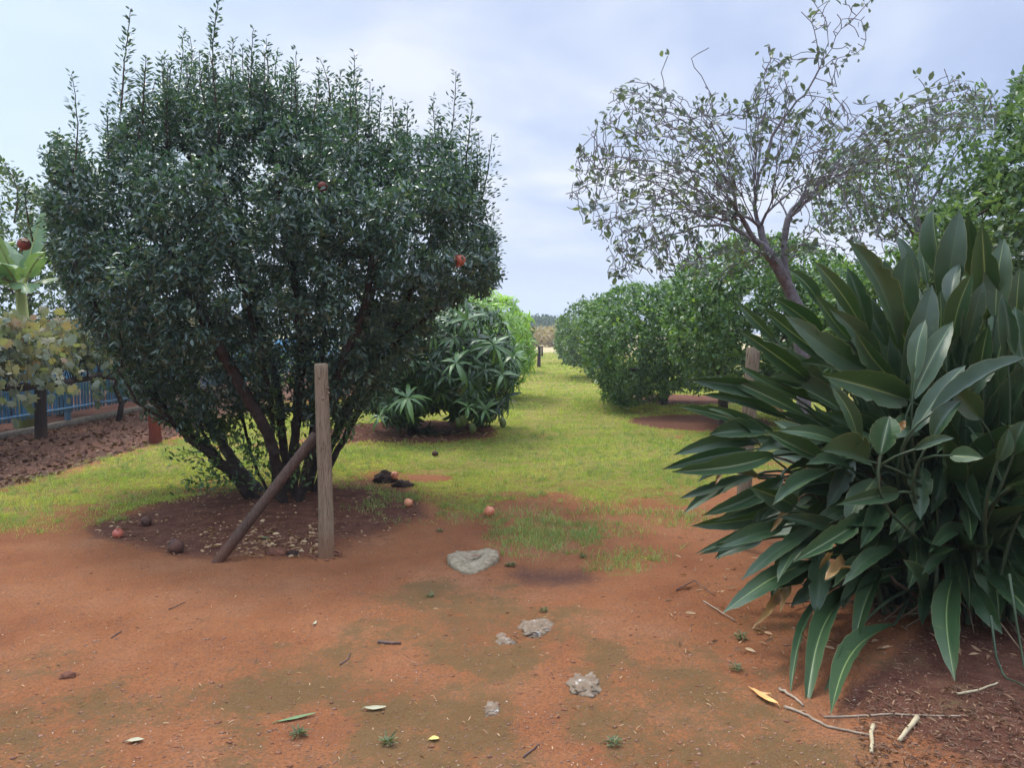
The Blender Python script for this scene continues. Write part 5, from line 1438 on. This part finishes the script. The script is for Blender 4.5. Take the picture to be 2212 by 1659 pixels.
def leaf_thing(name, at, az, ln, wd, mat, label, curl=.3, cat='leaf', lift=.003):
    V = []; F = []; ca, sa = math.cos(az), math.sin(az)
    for i in range(9):
        t = i / 8; w = wd * math.sin(math.pi * (t * .94 + .03)) ** .8
        for j in (-1, -.5, 0, .5, 1):
            x, y = (t - .5) * ln, j * w / 2
            V.append((x * ca - y * sa, x * sa + y * ca, lift + curl * .7 * ln * (t - .5) ** 2 + abs(j) * w * .25 + R.uniform(0, .002)))
    for i in range(8):
        for j in range(4): F.append((i * 5 + j, i * 5 + j + 1, i * 5 + j + 6, i * 5 + j + 5))
    b_ = MB(); b_.add(V, F); b_.tube([(-.62 * ln * ca, -.62 * ln * sa, lift), (-.45 * ln * ca, -.45 * ln * sa, lift + .003 + curl * ln * .2)], [.0012, .0018], 4)
    o = b_.build(name, mat, None, True); o.location = (at[0], at[1], hz(at[0], at[1])); return tag(o, label, cat)
qs = Gh(1028, 1212)
o = leaf_thing('dead_leaf', qs, .3, .07, .03, M_brownleaf, 'curled brown leaf lying in the hollow of the concrete lump', .3, lift=.030)
M_orleaf = solid('orange_leaf', (.50, .22, .06), (.70, .40, .14), 10, .6, .2); M_yel = solid('yellow_leaf', (.55, .45, .10), (.70, .60, .20), 10, .6, .1)
M_pale = solid('pale_leaf', (.30, .27, .17), (.48, .45, .30), 10, .7, .1); M_green = solid('green_leaf', (.10, .16, .06), (.16, .23, .10), 10, .6, .1)
for px, py, az, ln, wd, mt, lab, cu in ((1652, 1512, 2.0, .15, .035, M_orleaf, 'orange dry leaf on the soil left of the long stick', .5), (1640, 1500, 2.4, .10, .02, M_orleaf, 'narrow folded orange leaf strip touching the bigger orange leaf', .8),
                                 (938, 1600, .2, .04, .028, M_yel, 'small round yellow leaf at the bottom of the yard', .2), (810, 1535, .1, .09, .032, M_pale, 'pale curled leaf on the mossy soil below the dark stick', .6),
                                 (640, 1555, .5, .16, .022, M_green, 'narrow green leaf blade near the bottom left', .2), (572, 1164, 3.0, .07, .026, M_green, 'fresh green leaf on dark soil beside the brace pole', .2),
                                 (292, 1664 - 60, .2, .06, .03, M_pale, 'whitish scrap leaf at the bottom left corner', .3), (680, 1350, 1.5, .05, .014, M_pale, 'upright pale straw leaf in the middle of the red yard', 1.2)):
    leaf_thing('fallen_leaf', Gh(px, py), az, ln, wd, mt, lab, cu)
M_stick = solid('stick_bark', (.16, .11, .075), (.36, .28, .20), 22, .85, .4, .004); M_darkstick = solid('dark_stick', (.05, .03, .025), (.16, .10, .08), 22, .85, .4, .004); M_cut = solid('cut_stalk', (.30, .23, .13), (.50, .42, .27), 14, .7, .2, .004)
def stick(pix, r, mat, label, bend=.01, lift=None, cat='stick'):
    q = [Gh(*a) for a in pix]
    o0 = q[0].copy()
    pts_ = []
    for a, b_ in zip(q[:-1], q[1:]):
        for k in range(6): pts_.append(a + (b_ - a) * k / 6 + R.normal(0, r * .25, 3))
    pts_.append(q[-1])
    pts_ = [np.array([p_[0], p_[1], hz(p_[0], p_[1]) + r * .8 + (lift or 0) * math.sin(i / len(pts_) * math.pi)]) - o0 for i, p_ in enumerate(pts_)]
    b_ = MB(); b_.tube(pts_, [r * (1 - .35 * i / len(pts_)) for i in range(len(pts_))], 7, True, .08)
    o = b_.build('stick', mat, None, True); o.location = o0; return tag(o, label, cat)
stick([(817, 1390), (866, 1393)], .0085, M_darkstick, 'short dark stick with a pale top alone on the yard')
stick([(1693, 1530), (1745, 1550), (1785, 1572), (1880, 1592)], .0065, M_stick, 'long grey stick running from the orange leaf to the mulch')
stick([(1780, 1552), (1860, 1550), (1990, 1548), (2075, 1550)], .005, M_stick, 'thin straight tan stick crossing the mulch')
stick([(1684, 1492), (1712, 1508), (1735, 1528)], .007, M_stick, 'short brown stick above the long grey stick')
stick([(2066, 1503), (2110, 1495), (2155, 1478)], .006, M_cut, 'pale bent stick at the right of the mulch')
stick([(1884, 1572), (1882, 1630)], .009, M_cut, 'upright-lying cream cut stalk, left of the two cut stalks')
stick([(1980, 1556), (1942, 1605)], .011, M_cut, 'slanting cream cut stalk, right of the two cut stalks')
stick([(1460, 1275), (1500, 1262), (1545, 1290)], .004, M_darkstick, 'thin brown twig on soil left of the strelitzia tips', lift=.02)
stick([(735, 1438), (752, 1425), (757, 1412)], .004, M_darkstick, 'small curved twig below the dark stick')
stick([(240, 1380), (262, 1366)], .004, M_darkstick, 'small dark twig on the left part of the yard')
stick([(365, 1318), (400, 1302)], .0035, M_darkstick, 'thin twig on the red soil below the rotten fruit')
stick([(1130, 1638), (1165, 1610)], .004, M_darkstick, 'thin dark twig at the bottom centre')
stick([(1520, 1300), (1560, 1330), (1590, 1345)], .004, M_stick, 'dry forked twig near the lowest left strelitzia leaf', lift=.01)
M_clod = solid('black_clod', (.018, .012, .010), (.06, .035, .028), 18, .95, .9, .02)
M_redclod = solid('brown_clod', (.09, .035, .022), (.20, .085, .05), 18, .95, .9, .015)
for px, py, rx, ry, rz_, mt, nm, lab in ((832, 1040, .12, .12, .085, M_clod, 'soil_clod', 'black clod of earth, left one beside the small hole'), (868, 1050, .11, .10, .05, M_clod, 'soil_clod', 'lower black clod of earth touching the fruit'),
                                    (598, 1197, .075, .05, .035, M_redclod, 'soil_clod', 'red-brown clod between the brace pole and the post'), (632, 1199, .04, .035, .026, M_clod, 'soil_clod', 'small dark clod left of the post foot'),
                                    (146, 1463, .034, .028, .02, M_redclod, 'stone', 'brown stone alone on the left of the yard')):
    o = rock_mesh(rx, ry, rz_, .32, 3.5, 24, int(py)).build(nm, mt); q = Gh(px, py); o.location = (q[0], q[1], hz(q[0], q[1]) + rz_ * .15); tag(o, lab, 'clod' if nm == 'soil_clod' else 'stone')
o = fruit_mb(.042, .88).build('pomegranate', M_fruit_pale, None, True); q = Gh(853, 1042); o.location = (q[0], q[1] - .02, hz(q[0], q[1]) + .075); o.rotation_euler = (1, .3, 1)
tag(o, 'orange pomegranate resting on the black soil clods', 'fruit', 'pomegranates fallen on the ground')
o = fruit_mb(.05, .9).build('orange', M_fruit_pale, None, True); q = Gh(1607, 893); o.location = (q[0], q[1], hz(q[0], q[1]) + .045); o.rotation_euler = (1, .3, 1)
tag(o, 'small orange fruit on the grass behind the strelitzia leaves', 'fruit')
# small weeds
M_weed = leaf_mat('weed_leaf', [(0, (.05, .07, .03)), (.6, (.11, .14, .06)), (1, (.30, .26, .12))], rough=.7, trans=.2, clump=20)
def weed(px, py, r, label, seed):
    q = Gh(px, py); n = 46
    c_ = np.array([q[0], q[1], hz(q[0], q[1]) + .004]); a = R.uniform(0, 6.28, n); el = R.uniform(.1, 1.2, n)
    D_ = np.stack([np.cos(a) * np.cos(el), np.sin(a) * np.cos(el), np.sin(el)], 1)
    pos_ = D_ * R.uniform(0, .5, (n, 1)) * r
    o = leaves('weed', pos_, D_ * np.array([1, 1, .5]), R.normal(0, .3, (n, 3)) + (0, 0, 1), R.uniform(.3, .8, n) * r, r * .16, 'oval', M_weed, None); o.location = c_
    tag(o, label, 'weed', 'small weeds in the red yard')
for px, py, r, lab in ((1103, 1224, .05, 'small green weed right of the concrete lump'), (950, 1150, .04, 'small weed on the dark soil above the concrete lump'), (1604, 1382, .05, 'weed tuft left of the strelitzia tips'), (1175, 1322, .035, 'tiny weed behind the whitish stones'),
                    (645, 1590, .045, 'feathery pale weed sprig at the bottom left'), (930, 1290, .035, 'tiny weed in the olive moss patch'), (838, 1608, .045, 'leafy weed at the bottom edge of the yard'), (1325, 1610, .04, 'sparse weed right of the bottom centre'),
                    (1590, 1450, .04, 'flat weed below the weed tuft'), (1260, 1205, .04, 'weed at the gap between the two grass patches')):
    weed(px, py, r, lab, 0)

# ================================================================== FAR FIELD
M_farleaf = leaf_mat('far_tree_leaf', [(0, (.035, .06, .035)), (1, (.09, .13, .06))], rough=.7, trans=.15, clump=.1)
M_drybush = leaf_mat('dry_bush', [(0, (.22, .17, .09)), (1, (.42, .34, .2))], rough=.8, trans=.2, clump=.3)
def far_tree(px, Y, h_, w_, label, mat, n=900, name='far_tree'):
    x = (px - PW / 2) / PF * Y; g = hz(x, Y)
    r = empty(name, (x, Y, g), label, 'bush' if name == 'dry_bush' else 'tree', 'trees beyond the far field' if name == 'far_tree' else 'dry bushes at the end of the lane')
    mb = MB(); mb.tube([(x, Y, g - .2), (x + .1, Y, g + h_ * .5)], [h_ * .035, h_ * .02], 6); mb.build('trunk', M_bark, r)
    a = R.normal(0, 1, (n, 3)); a = norm(a) * R.uniform(.35, 1, (n, 1)) ** .5
    lob = 1 + .35 * (vnoise(a[:, 0] * 2 + px, a[:, 2] * 2, 1.5, 4) - .3)
    pos_ = np.array([x, Y, g + h_ * .56]) + a * np.array([w_ / 2, w_ / 2, h_ * .46]) * lob[:, None]
    s_ = w_ * .10
    leaves('crown', pos_, R.normal(0, 1, (n, 3)), R.normal(0, 1, (n, 3)), np.full(n, s_), np.full(n, s_ * .7), 'diamond', mat, r)
words_ = ['leftmost', 'second from the left', 'third from the left', 'central', 'right of centre', 'third from the right', 'second from the right', 'rightmost']
for i, (px, Y, h_, w_) in enumerate(((1125, 150, 4.0, 8), (1150, 165, 4.6, 9), (1166, 180, 5.4, 9), (1182, 190, 4.6, 10), (1194, 170, 4.6, 9), (1212, 185, 4.0, 9), (1232, 160, 4.2, 9), (1260, 170, 4, 9))):
    far_tree(px, Y, h_, w_, f'hazy green tree beyond the far field, {words_[i]} of the line', M_farleaf)
for i, (px, Y, h_, w_) in enumerate(((1158, 92, 2.2, 4.2), (1176, 100, 1.5, 4), (1190, 94, 2.4, 3), (1205, 90, 2.0, 4))):
    far_tree(px, Y, h_, w_, f'tan dry bush at the end of the lane, {["leftmost", "low second", "taller third", "rightmost"][i]}', M_drybush, 700, 'dry_bush')
M_house = solid('house_wall', (.5, .48, .44), (.65, .62, .58), 1, .8, 0); M_roof = solid('tin_roof', (.6, .6, .62), (.75, .75, .78), 1, .5, 0)
for px, Y, w_, lab in ((1172, 420, 12, 'tiny pale house with tin roof far beyond the field, left one'), (1197, 460, 14, 'tiny pale house with tin roof far beyond the field, right one')):
    x = (px - PW / 2) / PF * Y; r = empty('house', (x, Y, 0), lab, 'house')
    zt = 3.0
    mb = MB(); mb.box((x, Y, zt / 2), (w_, 7, zt)); mb.build('wall', M_house, r)
    mb = MB(); mb.add([(x - w_ / 2 - .5, Y - 4.2, zt - .1), (x + w_ / 2 + .5, Y - 4.2, zt - .1), (x + w_ / 2 + .5, Y, zt + 1.8), (x - w_ / 2 - .5, Y, zt + 1.8), (x - w_ / 2 - .5, Y + 4.2, zt - .1), (x + w_ / 2 + .5, Y + 4.2, zt - .1)],
                  [(0, 1, 2, 3), (3, 2, 5, 4), (0, 3, 4), (1, 5, 2), (0, 4, 5, 1)]); mb.build('roof', M_roof, r)
# low hills on the horizon
V = []; F = []; nxh = 120
for j in range(4):
    for i in range(nxh + 1):
        x = -1800 + 3600 * i / nxh; hh_ = 22 + 14 * math.sin(x * .006 + 1) + 8 * math.sin(x * .017)
        V.append((x, 1500 + j * 160, -2 if j == 0 else (hh_ * (.8 if j == 1 else 1.0) if j < 3 else -2)))
for j in range(3):
    for i in range(nxh): q = j * (nxh + 1) + i; F.append((q, q + 1, q + nxh + 2, q + nxh + 1))
mb = MB(); mb.add(V, F)
M_hill = solid('hill', (.05, .08, .04), (.10, .13, .06), .01, .9, 0)
tag(mb.build('hills', M_hill, None, True), kind='structure')

# ================================================================== HAZE
mb = MB(); mb.box((0, 1300, 30), (4600, 2700, 75))
m = bpy.data.materials.new('haze_air'); m.use_nodes = True; t = m.node_tree; t.nodes.clear()
pv = N(t, 'ShaderNodeVolumePrincipled'); pv.inputs['Color'].default_value = (.80, .88, 1.0, 1); pv.inputs['Density'].default_value = .0011; pv.inputs['Anisotropy'].default_value = .2
ou = N(t, 'ShaderNodeOutputMaterial'); L(t, pv.outputs[0], ou.inputs['Volume'])
tag(mb.build('haze', m), kind='stuff')
print('TOTAL objects', len(bpy.data.objects))
